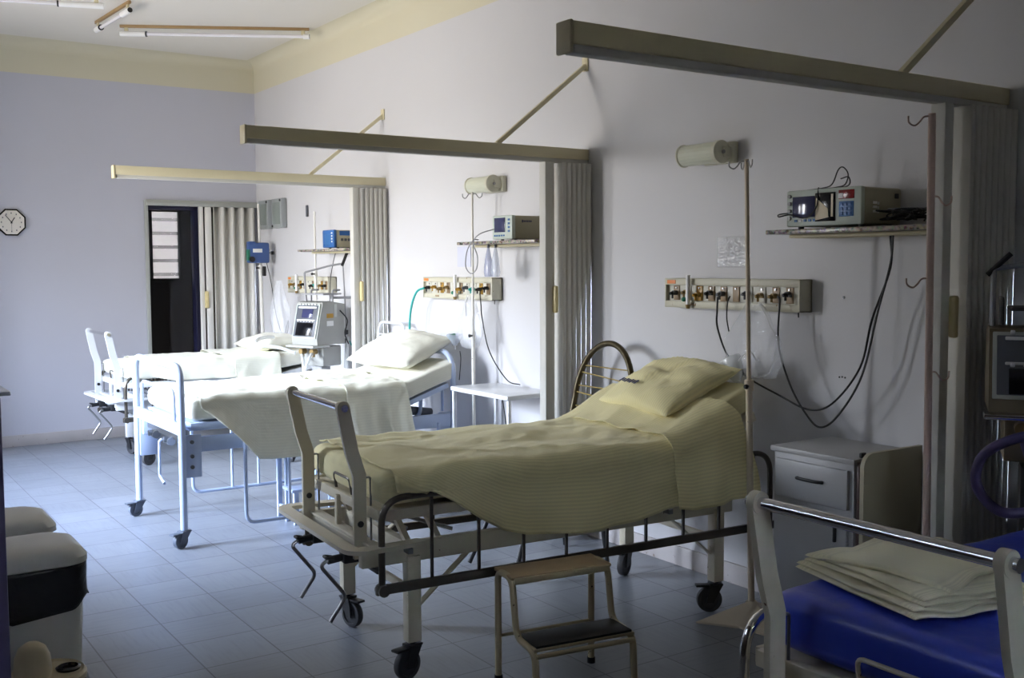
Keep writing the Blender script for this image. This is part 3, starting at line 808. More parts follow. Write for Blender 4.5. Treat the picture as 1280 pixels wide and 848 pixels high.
def folded(name, L, W, T, layers, lab, loc, rz, seed, bump=.012):
    """cloth folded over on itself: stacked layers joined by rounded fold edges"""
    mb = MB(); lt = T/layers
    for k in range(layers):
        dx = random.uniform(-.006, .006); dy = random.uniform(-.005, .005)
        w = W-.012*k*random.random(); l = L-.012*k*random.random(); z0 = lt*(k+.5)
        def f(u, v, dx=dx, dy=dy, w=w, l=l, z0=z0, k=k):
            a = 2*PI*v; ca, sa = math.cos(a), math.sin(a)
            yy = (abs(ca)**.16)*(1 if ca >= 0 else -1); zz = (abs(sa)**.55)*(1 if sa >= 0 else -1)
            uu = .5-.5*math.cos(PI*u)*(1.0) if u in (0, 1) else u
            y = yy*l/2+dx; x = -w/2+w*uu+dy
            rx = 1+.05*nz(x*5+seed, y*5); x, y = x*rx, y*rx
            e = min(u, 1-u)*w; ff = math.sqrt(max(0, 1-(max(0, lt*.5-e)/(lt*.5))**2)) if e < lt*.5 else 1
            z = z0+zz*lt*.52*(.25+.75*ff)
            g = max(0, 1-(abs(y)/(l/2))**4)
            z += (nz(x*5+seed, y*5, 1)+.35)*bump*g*(k+1)/layers+nz(x*11+seed, y*9, k*.25)*.010*(.3+.7*(k+1)/layers)
            return (x, y, max(.001*k, z))
        us = 48
        g = mb.grid(f, us, 36, closed_v=True, uv=lambda u, v: (u*W, v*L))
        mb.bm.faces.new(g[0]); mb.bm.faces.new(list(reversed(g[us])))
    o = mb.build(name, 'sheet_stack', smooth=70)
    o.location = loc; o.rotation_euler = (0, 0, rz)
    return o
G = 'folded sheets on the blue mattress'
o = folded('folded_sheet', .42, .33, .023, 2, '', (-1.61, -8.46, .806), math.radians(-15), 1, .004)
tag(o, 'bottom folded cream sheet of the pile on the blue mattress', 'folded sheet', G)
o = folded('folded_sheet', .40, .31, .020, 2, '', (-1.605, -8.455, .830), math.radians(-12), 5, .012)
tag(o, 'middle folded cream sheet of the pile on the blue mattress', 'folded sheet', G)
o = folded('folded_sheet', .33, .27, .014, 1, '', (-1.60, -8.45, .850), math.radians(6), 11, .042)
tag(o, 'crumpled topmost cream sheet of the pile on the blue mattress', 'folded sheet', G)

# ------------------------------------------------------------------ middle bed (tubular)
def tubular_bed():
    B = (-1.06, -3.69, 0)
    t = thing('hospital_bed', 'pale blue tubular hospital bed in the middle with hooped foot end', 'hospital bed', B)
    xf, xh, hw = -.945, .81, .462
    P = 'bed_blue'
    MB().tube([(xf, -hw, .10), (xf, -hw, 1.0), (xf, hw, 1.0), (xf, hw, .10)], .020, corner=.10, cs=10, n=14).build('foot_hoop', P, t)
    MB().tube([(xf, -hw+.13, .66), (xf, -hw+.13, .86), (xf, hw-.13, .86), (xf, hw-.13, .66)], .010, corner=.07, cs=8).build('inner_hoop', P, t)
    MB().box((xf, 0, .655), (.032, 2*hw-.02, .065), .006).build('foot_crossbar', P, t)
    MB().tube([(xh, -hw+.04, .10), (xh, -hw+.04, .99), (xh, hw-.04, .99), (xh, hw-.04, .10)], .018, corner=.14, cs=10, n=14).build('head_hoop', P, t)
    MB().tube([(xh-.01, -hw+.16, .60), (xh-.01, -hw+.16, .83), (xh-.01, hw-.16, .83), (xh-.01, hw-.16, .60)], .009, corner=.07, cs=8).build('inner_hoop', P, t)
    for i, (x, s_) in enumerate(((xf, -1), (xf, 1), (xh, -1), (xh, 1))):
        caster(t, x, s_*(hw if i < 2 else hw-.04), r=.043, ang=(.4, .2, 1.0, 2.)[i], htop=.115, paint='rubber_blue', tyre='rubber_blue')
    for s_ in (-1, 1):
        MB().box(((xf+xh)/2, s_*(hw-.05), .56), (xh-xf-.04, .03, .085), .004).build('side_beam', P, t)
        m = MB(); m.box((xf+.06, s_*(hw-.028), .50), (.11, .012, .24), .02); mo = m.build('corner_plate', P, t)
        for z in (.58, .50, .44): MB().cyl((xf+.06, s_*(hw-.022), z), (xf+.06, s_*(hw-.012), z), .011, n=10).build('bolt', 'greydark', mo)
        m = MB(); m.box((xh-.05, s_*(hw-.06), .54), (.10, .012, .14), .02); mo = m.build('corner_plate', P, t)
        MB().cyl((xh-.05, s_*(hw-.055), .56), (xh-.05, s_*(hw-.045), .56), .011, n=10).build('bolt', 'black', mo)
    d = MB(); hz = .68; yw = .41; hg = .40
    for s_ in (-1, 1): d.box(((xf+.06+hg)/2, s_*yw, hz-.02), (hg-xf-.06, .03, .045), .004)
    d.box((xf+.07, 0, hz-.02), (.03, 2*yw, .045), .004); d.box(((xf+.07+hg)/2, 0, hz-.004), (hg-xf-.09, 2*yw-.02, .004)); d.box((xf+.45, 0, hz-.02), (.04, 2*yw, .04)); d.box((hg-.2, 0, hz-.02), (.04, 2*yw, .04))
    d.build('deck_frame', P, t)
    bk = MB(); ex = xh-.04; sl = .34; ez = hz+(ex-hg)*sl
    for s_ in (-1, 1): bk.bar([(hg, s_*yw, hz-.02), (ex, s_*yw, ez-.02)], .03, .045, up=(0, 1, 0))
    bk.box(((hg+ex)/2, 0, (hz+ez)/2-.006), (math.hypot(ex-hg, ez-hz)-.01, 2*yw-.02, .004), 0, Matrix.Rotation(-math.atan(sl), 4, 'Y'))
    bk.build('backrest_frame', P, t)
    MB().cyl((hg-.02, -.33, .655), (xh-.10, -.30, .60), .028, n=16).build('backrest_motor_tube', 'greydark', t)
    MB().tube([(hg+.22, -.34, .70), (hg+.20, -.36, .60), (hg+.10, -.36, .56)], .012, corner=.03).build('backrest_lever', P, t)
    # crank gear under the foot end
    g = MB(); g.box((xf+.05, 0, .60), (.06, .62, .06), .006)
    for y in (-.20, .10): g.cyl((xf+.03, y, .57), (xf-.03, y, .57), .018, n=12); g.cyl((xf+.01, y-.03, .56), (xf+.01, y+.03, .56), .024, n=12)
    g.build('crank_gear', 'steel', t)
    MB().tube([(xf-.03, -.18, .57), (xf-.045, -.18, .56), (xf-.045, -.17, .36), (xf-.05, -.28, .335)], .008, corner=.015).build('crank_handle', P, t)
    # lowered side rails hanging below
    for s_ in (-1, 1):
        y = s_*(hw+.03); r = MB()
        r.tube([(-.60, y, .56), (-.60, y, .095), (.66, y, .095), (.66, y, .56)], .011, corner=.06, cs=8, n=12)
        ro = r.build('side_rail', P, t)
        for x in (-.16, .25): MB().cyl((x, y, .10), (x, y, .52), .009, n=10).build('rail_bar', P, ro)
        MB().tube([(-.34, y, .10), (-.34, y, .54)], .009).build('rail_bar', P, ro)
    z2 = lambda x: .815 if x < .36 else .815+(x-.36)**2*1.1 if x < .5 else .815+.0216+(x-.5)*.34
    tag(mv(mattress('mattress', -.89, .86-.02, .86, .125, z2, 'sheet_white', seed=3, wr=.007), B), 'white-sheeted mattress on the pale blue tubular bed', 'mattress')
    hem = [(-.86, .80), (-.83, .76), (-.78, .72), (-.64, .59), (-.53, .46), (-.45, .452), (-.2, .445), (.1, .44)]
    tag(mv(drape('bed_sheet', -.84, .12, .43, -.475, z2, lambda x: interp(hem, x), 'sheet_pale', seed=2, folds=.010, ffreq=8, flare=.055, farhang=.1, wr=.008), B), 'pale greenish cream sheet hanging over the side of the tubular bed', 'sheet')
    tag(mv(drape('turned_down_sheet', .02, .44, .435, -.485, z2, lambda x: .47, 'sheet_pale', eps=.018, seed=5, folds=.020, ffreq=24, flare=.07, wr=.009, farhang=.08, shear=lambda v, u: .03*math.sin(v*7)*(u-.5)+.06*max(0, v-.6)*u), B), 'cream blanket with soft folds turned down on the tubular bed', 'blanket')
    p = pillow('pillow', .44, .66, .17, 'sheet_white', seed=8.4, wr=.012)
    tag(place_on(p, B, 0, .64, -.02, .995, .36, math.radians(10)), 'plump white pillow with a raised corner on the tubular bed', 'pillow')
tubular_bed()

# ------------------------------------------------------------------ granite shelves and monitors
def shelf(ya, yb, z, lab):
    t = thing('wall_shelf', lab, 'shelf', (0, (ya+yb)/2, z), 0, 'granite wall shelves')
    L = abs(yb-ya)
    MB().box((-.152, 0, -.009), (.30, L, .018), .003).build('slab', 'granite', t)
    MB().box((-.10, 0, -.026), (.18, L-.06, .014), .003).build('batten', 'cream_metal', t)
shelf(-6.80, -7.60, 1.692, 'granite shelf on the wall above the bedside cabinet')
shelf(-4.26, -5.10, 1.694, 'granite shelf on the wall above the white side table')
shelf(-1.72, -2.62, 1.684, 'granite shelf on the wall above the far ventilator')

def monitor_near():
    t = thing('patient_monitor', 'wide beige monitor with looped cable on the granite shelf at right', 'patient monitor', (-.155, -7.085, 1.692))
    w, d, h = .37, .23, .145      # w along Y (front faces -X)
    MB().box((.01, 0, .012+h/2), (d, w, h), .010).build('casing', 'mon', t)
    fr = MB(); fr.box((-d/2-.002, 0, .012+h/2), (.025, w+.006, h+.004), .008); fo = fr.build('front_bezel', 'mon_front', t)
    X = -d/2-.016
    MB().box((X, .095, .09), (.004, .115, .085), .002).build('screen', 'screen', fo)
    MB().box((X, -.015, .085), (.005, .10, .115), .002).build('lid_panel', 'black_gloss', fo)
    pg = MB(); pg.prism([(-.03, -.045), (.035, -.035), (.03, .0), (-.028, .045)], 0, .002, Matrix.Translation((X-.003, -.0, .078)) @ Matrix.Rotation(-PI/2, 4, 'Z') @ Matrix.Rotation(PI/2, 4, 'X'))
    pg.build('paper_sheet', 'paper', fo)
    MB().box((X-.004, -.052, .09), (.002, .010, .09)).build('paper_strip', 'paper', fo)
    MB().box((X, -.118, .073), (.004, .07, .06), .002).build('keypad', 'bluebtn', fo)
    for a in range(3):
        for b in range(3): MB().box((X-.003, -.098-.02*a, .055+.018*b), (.003, .013, .011), .001).build('key', 'rib_blue', fo)
    MB().box((X, -.118, .13), (.004, .075, .036), .002).build('numeric_display', 'red', fo)
    MB().box((X-.002, -.092, .125), (.004, .024, .02), .002).build('indicator', 'white', fo)
    for k in range(5): MB().box((X, .135-.024*k, .034), (.004, .014, .010), .001).build('button', 'bluebtn' if k != 1 else 'white', fo)
    for k in range(4): MB().cyl((X+.002, .168, .045+.03*k), (X-.006, .168, .045+.03*k), .008, n=12).build('socket', 'grey', fo)
    sg = MB()
    for k in range(3): sg.box((-.045, -w/2-.0015, .062+.017*k), (.024, .002, .010)); sg.box((-.024, -w/2-.0015, .060+.017*k), (.010, .002, .010))
    sg.build('side_mark', 'label', t, label='small white printed mark')
    MB().box((.09, -w/2-.002, .125), (.025, .003, .02), .004).build('vent_slot', 'black', t)
    for s_ in (-1, 1):
        for x in (-.08, .09): MB().cyl((x, s_*.15, 0), (x, s_*.15, .014), .012, n=12).build('foot', 'black', t)
    # probe lead looping on top and at the front
    cb = smooth_path([(-.128, .175, .068), (-.16, .20, .062), (-.175, .185, .052), (-.15, .15, .06), (-.142, .10, .045), (-.15, .05, .05), (-.14, .02, .09), (-.12, .03, .160), (-.03, .10, .163)], 8)
    MB().tube(cb, .0028, n=8).build('front_lead', 'black', t)
    cb = smooth_path([(-.06, .16, .161), (-.04, .08, .168), (-.05, .02, .180), (-.05, -.01, .235), (-.05, -.035, .245), (-.05, -.06, .215), (-.05, -.045, .175), (-.05, .0, .166), (-.03, .05, .166), (-.05, .10, .163), (-.02, -.03, .17), (-.04, -.055, .205), (-.045, -.02, .20)], 8)
    MB().tube(cb, .0026, n=8).build('coiled_lead', 'black', t)
monitor_near()
# tangled cable heap beside the monitor
pts = []
random.seed(3)
for k in range(46): pts.append((-.16+.07*math.sin(k*1.9)+random.uniform(-.02, .02), -7.40-.075*math.cos(k*1.3)+random.uniform(-.03, .03), 1.700+.006+abs(.045*math.sin(k*.7))+random.uniform(0, .012)))
tag(MB().tube(smooth_path(pts, 5), .0035, n=6).build('cable_heap', 'black'), 'tangled heap of black cable on the near shelf beside the monitor', 'cable')

def monitor_small(loc, lab, blue=False):
    t = thing('patient_monitor', lab, 'patient monitor', loc)
    w, d, h = .205, .24, .135
    MB().box((.015, 0, .01+h/2), (d, w, h), .008).build('casing', 'mon', t)
    fr = MB(); fr.box((-d/2+.003, 0, .01+h/2), (.028, w+.006, h+.004), .008); fo = fr.build('front_bezel', 'mon_front' if not blue else 'rib_blue', t)
    X = -d/2-.012
    MB().box((X, .022 if not blue else 0, .092 if not blue else .07), (.004, .115, .085), .002).build('screen', 'screen' if not blue else 'bluebtn', fo)
    for k in range(5): MB().box((X, .075-.024*k, .030), (.004, .015, .010), .001).build('button', 'bluebtn', fo)
    for k in range(4): MB().box((X, -.075, .055+.022*k), (.004, .02, .012), .001).build('side_key', 'bluebtn' if not blue else 'label', fo)
    sg = MB()
    if not blue:
        for k in range(6): sg.box((-.055+.012*k, -w/2-.0015, .112), (.008, .002, .010 if k else .016))
        sg.build('side_mark', 'stamp', t, label='small blue lettering')
    else:
        sg.box((0, -w/2-.0015, .12), (.16, .002, .035)); sg.build('side_mark', 'rib_blue', t, label='blue upper stripe')
        for k in range(4): MB().box((-.06+.03*k, -w/2-.002, .07), (.02, .002, .02)).build('side_slot', 'greydark', t)
    for s_ in (-1, 1):
        for x in (-.08, .09): MB().cyl((x, s_*.07, 0), (x, s_*.07, .012), .01, n=10).build('foot', 'black', t)
    return t
monitor_small((-.14, -4.725, 1.694), 'small beige monitor with dark blue screen on the middle shelf')
monitor_small((-.14, -2.26, 1.684), 'small monitor with bright blue front on the farthest shelf', True)

# ------------------------------------------------------------------ gas panels
def gas_panel(ya, yb, z, lab, spec, flow=None):
    L = abs(yb-ya); t = thing('gas_panel', lab, 'medical gas panel', (0, (ya+yb)/2, z), 0, 'medical gas panels')
    h = .145; D = .082
    m = MB(); m.box((-.006, 0, 0), (.01, L, h), .002); m.box((-D/2, 0, h/2-.004), (D, L, .008), .002); m.box((-D/2, 0, -h/2+.004), (D, L, .008), .002)
    for s_ in (-1, 1): m.box((-D/2, s_*(L/2-.004), 0), (D, .008, h), .002)
    m.box((-D+.004, 0, h/2-.018), (.008, L-.01, .03), .002); m.box((-D+.004, 0, -h/2+.018), (.008, L-.01, .03), .002)
    m.build('housing', 'gas', t)
    MB().box((-D+.025, 0, 0), (.01, L-.02, .09), .002).build('inner_channel', 'gas_in', t)
    X = -D+.018
    n = len(spec)
    for k, (pc, kc) in enumerate(spec):
        y = L/2-.07-(L-.14)*k/(n-1)
        o = MB().box((X, y, 0), (.006, .042, .072), .002).build('outlet_plate', pc, t)
        if kc:
            q = MB(); zz = .006*math.sin(k*2.3); q.cyl((X-.002, y, zz), (X-.028, y, zz), .012, n=14); q.cyl((X-.028, y, zz), (X-.042, y+.004, zz-.004), .008, n=12); q.box((X-.022, y+.014*(-1)**k, zz-.006), (.014, .026, .010), .004); q.cyl((X-.03, y, zz), (X-.03, y, zz-.028), .0055, n=8)
            q.build('valve_knob', kc, o)
        MB().cyl((X-.002, y, .026), (X-.008, y, .026), .005, n=8).build('screw', 'steel', o)
    MB().box((-D-.001, L/2-.05, h/2-.018), (.003, .06, .018), .001).build('title_label', 'orange', t)
    MB().box((-D-.001, L/2-.20, -h/2+.017), (.003, .05, .012), .001).build('small_tag', 'tan', t)
    if flow is not None:
        y = L/2-flow
        q = MB().cyl((-D-.02, y, -.055), (-D-.02, y, .09), .011, n=14).build('flowmeter_tube', 'white', t)
        MB().cyl((-D-.02, y, -.055), (-D-.02, y, -.075), .014, .009, n=12).build('flowmeter_base', 'brass', q)
        MB().sph((-D-.02, y+.03, -.03), .012).build('flowmeter_valve', 'green', q)
    MB().cyl((-.03, -L/2+.05, -h/2), (-.03, -L/2+.05, -h/2-.025), .003, n=8).build('drain_pin', 'black', t)
    return t
S1 = [('tan', 'black'), ('gas_in', 'brass'), ('yellow', 'yellow'), ('tan', 'black'), ('tan', 'greydark'), ('tan', None), ('gas_in', 'greydark'), ('gas_in', 'brass'), ('tan', 'brass'), ('tan', 'black')]
gas_panel(-5.93, -6.80, 1.408, 'long beige gas outlet panel above the pillow of the front bed', S1, .19)
S2 = [('gas_in', 'black'), ('gas_in', 'yellow'), ('yellow', 'brass'), ('tan', 'brass'), ('tan', None), ('tan', 'yellow'), ('gas_in', 'greydark'), ('gas_in', 'teal'), ('yellow', 'black'), ('tan', 'black')]
gas_panel(-3.43, -4.32, 1.398, 'long beige gas outlet panel above the pillow of the tubular bed', S2, .47)
S3 = [('gas_in', 'yellow'), ('gas_in', 'brass'), ('yellow', 'brass'), ('tan', 'black'), ('gas_in', None), ('tan', 'black'), ('gas_in', 'teal'), ('yellow', 'brass'), ('tan', 'black')]
gas_panel(-.95, -1.82, 1.388, 'beige gas outlet panel behind the far ventilator', S3, .25)

# hanging cables (each a thing)
def cable(pts, r, m, lab, name='cable', cat='cable', n=8):
    return tag(MB().tube(smooth_path(pts, 8), r, n=n).build(name, m), lab, cat)
cable([(-.11, -6.33, 1.395), (-.118, -6.335, 1.33), (-.12, -6.341, 1.249), (-.12, -6.41, 1.121), (-.12, -6.538, 1.031), (-.12, -6.73, .965), (-.12, -6.888, .922), (-.12, -7.015, .96), (-.12, -7.153, 1.123), (-.12, -7.207, 1.322), (-.12, -7.289, 1.532), (-.12, -7.286, 1.668)], .0045, 'black', 'black cable sagging from the middle of the near gas panel up to the shelf')
cable([(-.11, -6.70, 1.405), (-.12, -6.72, 1.38), (-.13, -6.726, 1.196), (-.135, -6.797, 1.025), (-.135, -6.888, .905), (-.135, -6.966, .855), (-.135, -7.057, .914), (-.135, -7.174, 1.092), (-.135, -7.245, 1.356), (-.135, -7.30, 1.548), (-.135, -7.31, 1.668)], .0045, 'black', 'black cable hanging in the deepest loop from the right end of the near gas panel')
cable([(-.10, -6.40, 1.40), (-.115, -6.40, 1.37), (-.115, -6.395, 1.30), (-.115, -6.41, 1.235)], .0032, 'black', 'short loose black cable end hanging under the near gas panel')
cable([(-.10, -4.235, 1.41), (-.12, -4.24, 1.38), (-.12, -4.25, 1.30), (-.12, -4.266, 1.204), (-.12, -4.348, 1.005), (-.10, -4.511, .842), (-.06, -4.60, .815)], .0038, 'black', 'black cable from the middle gas panel down to the white side table')
cable([(-.10, -4.06, 1.34), (-.115, -4.06, 1.30), (-.115, -4.063, 1.22)], .003, 'black', 'short loose black cable end hanging under the middle gas panel')
cable([(-.11, -3.50, 1.395), (-.14, -3.45, 1.37), (-.14, -3.38, 1.29), (-.14, -3.342, 1.18), (-.14, -3.331, 1.0), (-.14, -3.34, .85)], .008, 'teal', 'teal oxygen hose hanging from the left end of the middle gas panel', 'oxygen_hose', 'hose')
cable([(-.27, -4.64, 1.765), (-.33, -4.57, 1.735), (-.33, -4.50, 1.685), (-.33, -4.545, 1.606), (-.33, -4.535, 1.53), (-.33, -4.47, 1.50), (-.33, -4.41, 1.545), (-.33, -4.43, 1.64), (-.33, -4.50, 1.70), (-.28, -4.48, 1.705)], .0035, 'grey', 'thin grey lead looping below the middle shelf from the small monitor')
cable([(-.03, -4.35, .72), (-.03, -4.45, .40), (-.03, -4.62, .33), (-.03, -4.75, .345), (-.03, -4.95, .36)], .0035, 'black', 'thin black wire sagging along the wall beneath the white side table')
cable([(-.10, -2.1, 1.70), (-.12, -2.07, 1.66), (-.12, -1.98, 1.50), (-.12, -1.95, 1.38), (-.12, -1.94, 1.25)], .003, 'black', 'thin black cable dropping from the farthest shelf towards the ventilator')
cable([(-.12, -.55, 1.58), (-.10, -.60, 1.40), (-.08, -.66, 1.1), (-.07, -.74, .95), (-.07, -.80, .82)], .0035, 'black', 'black cable hanging from the blue infusion pump')
cable([(-.06, -.82, .95), (-.06, -.90, 1.06), (-.05, -.86, .98), (-.06, -.80, .84)], .003, 'black', 'short black cable curling on the wall beside the farthest pillow')

# ------------------------------------------------------------------ hanging bags
def crumpled_bag(loc, w, h, d, m, seed, lab, name='plastic_bag', neck=.25):
    mb = MB()
    def f(u, v):
        a = 2*PI*v; t = u
        wid = (neck+(1-neck)*min(1, t*1.9)**.8)*(1-.35*max(0, t-.75)/.25)
        if t > .97: wid *= .5
        r = 1+.16*math.sin(a*5+seed+t*4)*(.4+t)+.12*nz(math.cos(a)*2+seed, math.sin(a)*2, t*5)
        y = math.cos(a)*w/2*wid*r; x = math.sin(a)*d/2*wid*r
        z = -t*h+nz(math.cos(a)*3, math.sin(a)*3, seed+t*3)*.02
        return (loc[0]+x, loc[1]+y, loc[2]+z)
    g = mb.grid(f, 26, 36, closed_v=True); mb.bm.faces.new(g[26])
    return tag(mb.build(name, m, smooth=40), lab, 'plastic bag')
crumpled_bag((-.15, -6.60, 1.37), .30, .33, .12, 'film', 1.2, 'crumpled clear plastic bag hanging from the near gas panel')
crumpled_bag((-.15, -4.17, 1.36), .21, .34, .11, 'film', 3.7, 'crumpled clear plastic bag hanging from the middle gas panel')
crumpled_bag((-.22, -1.10, 1.42), .27, .48, .13, 'film', 6.1, 'crumpled clear plastic bag hanging at the left of the far gas panel')
# humidifier mask hanging below the middle bag
t = thing('oxygen_mask', 'clear oxygen mask with green valve below the bag at the tubular bed', 'oxygen mask', (-.16, -3.99, 1.10))
MB().lathe([(.052, .0), (.056, -.006), (.046, -.03), (.026, -.055), (.018, -.065), (.018, -.075), (0, -.075)], n=24).build('mask_cone', 'cup', t)
MB().cyl((0, 0, -.01), (-.045, .0, -.02), .016, n=14).build('valve', 'green', t)
MB().cyl((0, 0, -.075), (0, 0, -.10), .006, n=10).build('spout', 'white', t)
cable([(-.14, -4.02, .99), (-.14, -4.03, .93), (-.15, -4.025, .80)], .003, 'black', 'short dark tube hanging below the oxygen mask')
# mask at the near bay
t = thing('oxygen_mask', 'cream tilted oxygen mask hanging beside the drip pole of the front bed', 'oxygen mask', (-.20, -6.50, 1.12))
m = MB(); m.lathe([(.055, .0), (.060, -.008), (.052, -.04), (.030, -.075), (.016, -.09), (0, -.09)], n=24, rot=Matrix.Rotation(math.radians(-28), 4, 'X') @ Matrix.Diagonal((.7, 1, 1.3, 1))); m.build('mask_cone', 'tube', t)
MB().tube(smooth_path([(0, -.02, -.05), (-.01, -.07, .0), (0, -.12, .04), (0, -.16, .0)], 6), .003).build('elastic_strap', 'white', t)
# clear sleeve on wall, paper square
sl = MB(); sl.grid(lambda u, v: (-.008+.006*nz(u*9, v*7, 1)+.005*nz(u*22, v*19, 4), -6.41+.185*u, 1.535+.145*v), 40, 32)
tag(solid(sl.build('document_sleeve', 'film_wall', smooth=80), .001), 'empty shiny clear plastic sleeve taped to the wall above the near gas panel', 'plastic sleeve')
tag(MB().b2((-.006, -3.945, 1.54), (-.002, -3.775, 1.675)).build('document_sleeve', mat('pale_sleeve', (205, 207, 222), .25)), 'pale square sleeve on the wall above the middle gas panel', 'plastic sleeve')
# pair of hanging masks under the middle shelf
for y, lab, mm in ((-4.465, 'lilac clear nebuliser mask hanging under the middle shelf, left one', 'mask'), (-4.545, 'clear nebuliser mask hanging under the middle shelf, right one', 'cup')):
    t = thing('nebuliser_mask', lab, 'mask', (-.20, y, 1.67), 0, 'masks hanging under the middle shelf')
    MB().lathe([(.004, 0), (.010, -.02), (.026, -.08), (.034, -.13), (.036, -.165), (.030, -.19), (.0, -.19)], n=20, rot=Matrix.Diagonal((.7, 1, 1, 1))).build('mask_body', mm, t)
    MB().cyl((0, 0, .004), (0, 0, -.015), .008, n=10).build('hanging_clip', 'greydark', t)

# ------------------------------------------------------------------ drip stands
def hook(parent, base, d, m='steel', s=.05):
    b = Vector(base); d = Vector(d).normalized(); z = Vector((0, 0, 1))
    pts = [b, b+d*s*.5+z*.0, b+d*s*.8-z*s*.35, b+d*s*1.1-z*s*.55, b+d*s*1.45-z*s*.35, b+d*s*1.5+z*s*.05]
    MB().tube(smooth_path(pts, 6), .003, n=8).build('hook', m, parent)
def pyramid_base(parent, R, angs, h, m):
    b = MB(); n = len(angs)
    P = [Vector((R*r*math.cos(math.radians(a)), R*r*math.sin(math.radians(a)), .008)) for a, r in angs]
    top = .02
    for k in range(n):
        p = P[k]; q = P[(k+1) % n]
        mid = (p+q)*.5*.42; mid.z = .02
        a = math.radians(angs[k][0])
    tv = [b.bm.verts.new((.022*math.cos(math.radians(60*k)), .022*math.sin(math.radians(60*k)), h)) for k in range(6)]
    b.bm.faces.new(tv)
    ring = []
    for k in range(n):
        ring.append(P[k]); m_ = (P[k]+P[(k+1) % n])*.5*.72; m_.z = .012; ring.append(m_)
    rv = [b.bm.verts.new(p) for p in ring]; lo = [b.bm.verts.new((p.x, p.y, .001)) for p in ring]
    # connect: order both rings by angle
    def ang(v): return math.atan2(v.co.y, v.co.x)
    idx = sorted(range(len(rv)), key=lambda i: ang(rv[i])); tv.sort(key=ang)
    rv2 = [rv[i] for i in idx]; lo2 = [lo[i] for i in idx]
    N = len(rv2)
    for k in range(N):
        b.bm.faces.new((rv2[k], rv2[(k+1) % N], tv[(k+1) % N], tv[k]))
        b.bm.faces.new((lo2[k], lo2[(k+1) % N], rv2[(k+1) % N], rv2[k]))
    b.bm.faces.new(list(reversed(lo2)))
    return b.build('base_plate', m, parent, smooth=15)
def drip_stand(loc, H, m, lab, lean=(0, 0), r=.0115, hooks=((1, 0), (-1, 0)), base=True, joint=None, angs=((146, 1), (250, .85), (26, 1.0)), R=.24, bm_=None, hm='steel', lowhooks=()):
    t = thing('drip_stand', lab, 'drip stand', loc, 0)
    lx, ly = lean
    def P(z): return Vector((lx*z/H, ly*z/H, z))
    zj = joint or H*.5
    MB().cyl(P(.09 if base else .03), P(zj), r*1.25, n=14).build('lower_pole', m, t)
    MB().cyl(P(zj-.01), P(H), r*.8, n=14).build('upper_pole', m, t)
    MB().cyl(P(zj-.035), P(zj+.01), r*1.7, n=14).build('collar', m, t)
    k = MB(); k.cyl(P(zj-.015), P(zj-.015)+Vector((-.035, -.02, 0)), .006, n=8); k.sph(P(zj-.015)+Vector((-.04, -.022, 0)), .011, n=10); k.build('clamp_knob', 'black', t)
    if base: pyramid_base(t, R, angs, .10, bm_ or m)
    else:
        for k in range(4):
            a = PI/4+k*PI/2
            l = MB(); l.tube([(0, 0, .06), (.09*math.cos(a), .09*math.sin(a), .045), (.11*math.cos(a), .11*math.sin(a), .009)], .009, corner=.02)
            l.build('leg', m, t)
    for d in hooks: hook(t, P(H-.01), (d[0], d[1], 0), hm)
    for z, d in lowhooks: hook(t, P(z), (d[0], d[1], 0), hm)
    return t
drip_stand((-.36, -6.80, 0), 1.985, 'pole', 'chipped cream drip stand standing at the head of the front bed', lean=(-.06, 0), hooks=((.5, .9), (-.5, -.9), (-.5, .9)), joint=1.05)
drip_stand((-.17, -4.235, 0), 2.01, 'pole_white', 'thin white drip stand between the tubular bed and the side table', lean=(0, 0), hooks=((-.4, .9), (.4, -.9)), joint=1.12, r=.0095, R=.16)
drip_stand((-.70, -7.88, 0), 2.02, 'pole_pink', 'tall pinkish beige drip stand in front of the nearest folding partition', lean=(-.03, 0), hooks=((-.8, .55), ), joint=.55, r=.015, R=.15, lowhooks=((1.50, (-.8, .55)), (1.76, (.8, -.3)), (1.20, (.8, -.3))), hm='pole_pink')
s3 = drip_stand((-.11, -.42, 0), 2.13, 'pole_white', 'white drip stand carrying the blue pump in the far corner', lean=(-.03, 0), hooks=(), joint=1.55, r=.014, R=.14)
drip_stand((-.15, -1.73, 0), 2.0, 'pole_white', 'white drip stand rising behind the far ventilator', hooks=(), joint=1.5, r=.011, base=False)
tag(MB().box((-.01, -1.247, 2.03), (.016, .03, .10), .004).build('wall_hook', 'greydark'), 'small dark hook plate on the wall left of the farthest shelf', 'wall hook')

def blue_pump():
    t = thing('infusion_pump', 'blue infusion pump clamped to the drip stand in the far corner', 'infusion pump', (-.17, -.42, 1.675))
    MB().box((0, -.045, 0), (.20, .09, .19), .018).build('casing', 'blue', t)
    MB().box((-.02, -.093, .02), (.09, .006, .035), .003).build('label_plate', 'label', t)
    MB().box((-.07, -.06, .09), (.07, .07, .03), .012).build('carry_handle', 'blue', t)
    MB().cyl((-.075, -.088, -.06), (-.075, -.105, -.06), .026, n=16).build('dial', 'black', t)
    MB().cyl((.09, -.04, .0), (.14, -.04, .0), .008, n=10).build('clamp_rod', 'steel', t)
    MB().cyl((.13, -.04, 0), (.155, -.04, 0), .017, n=12).build('clamp_knob', 'black', t)
    MB().box((.06, -.04, -.17), (.03, .03, .09), .006).build('pole_lock', 'black', t)
    MB().box((-.10, -.06, -.02), (.02, .06, .10), .004).build('side_door', 'green', t)
blue_pump()

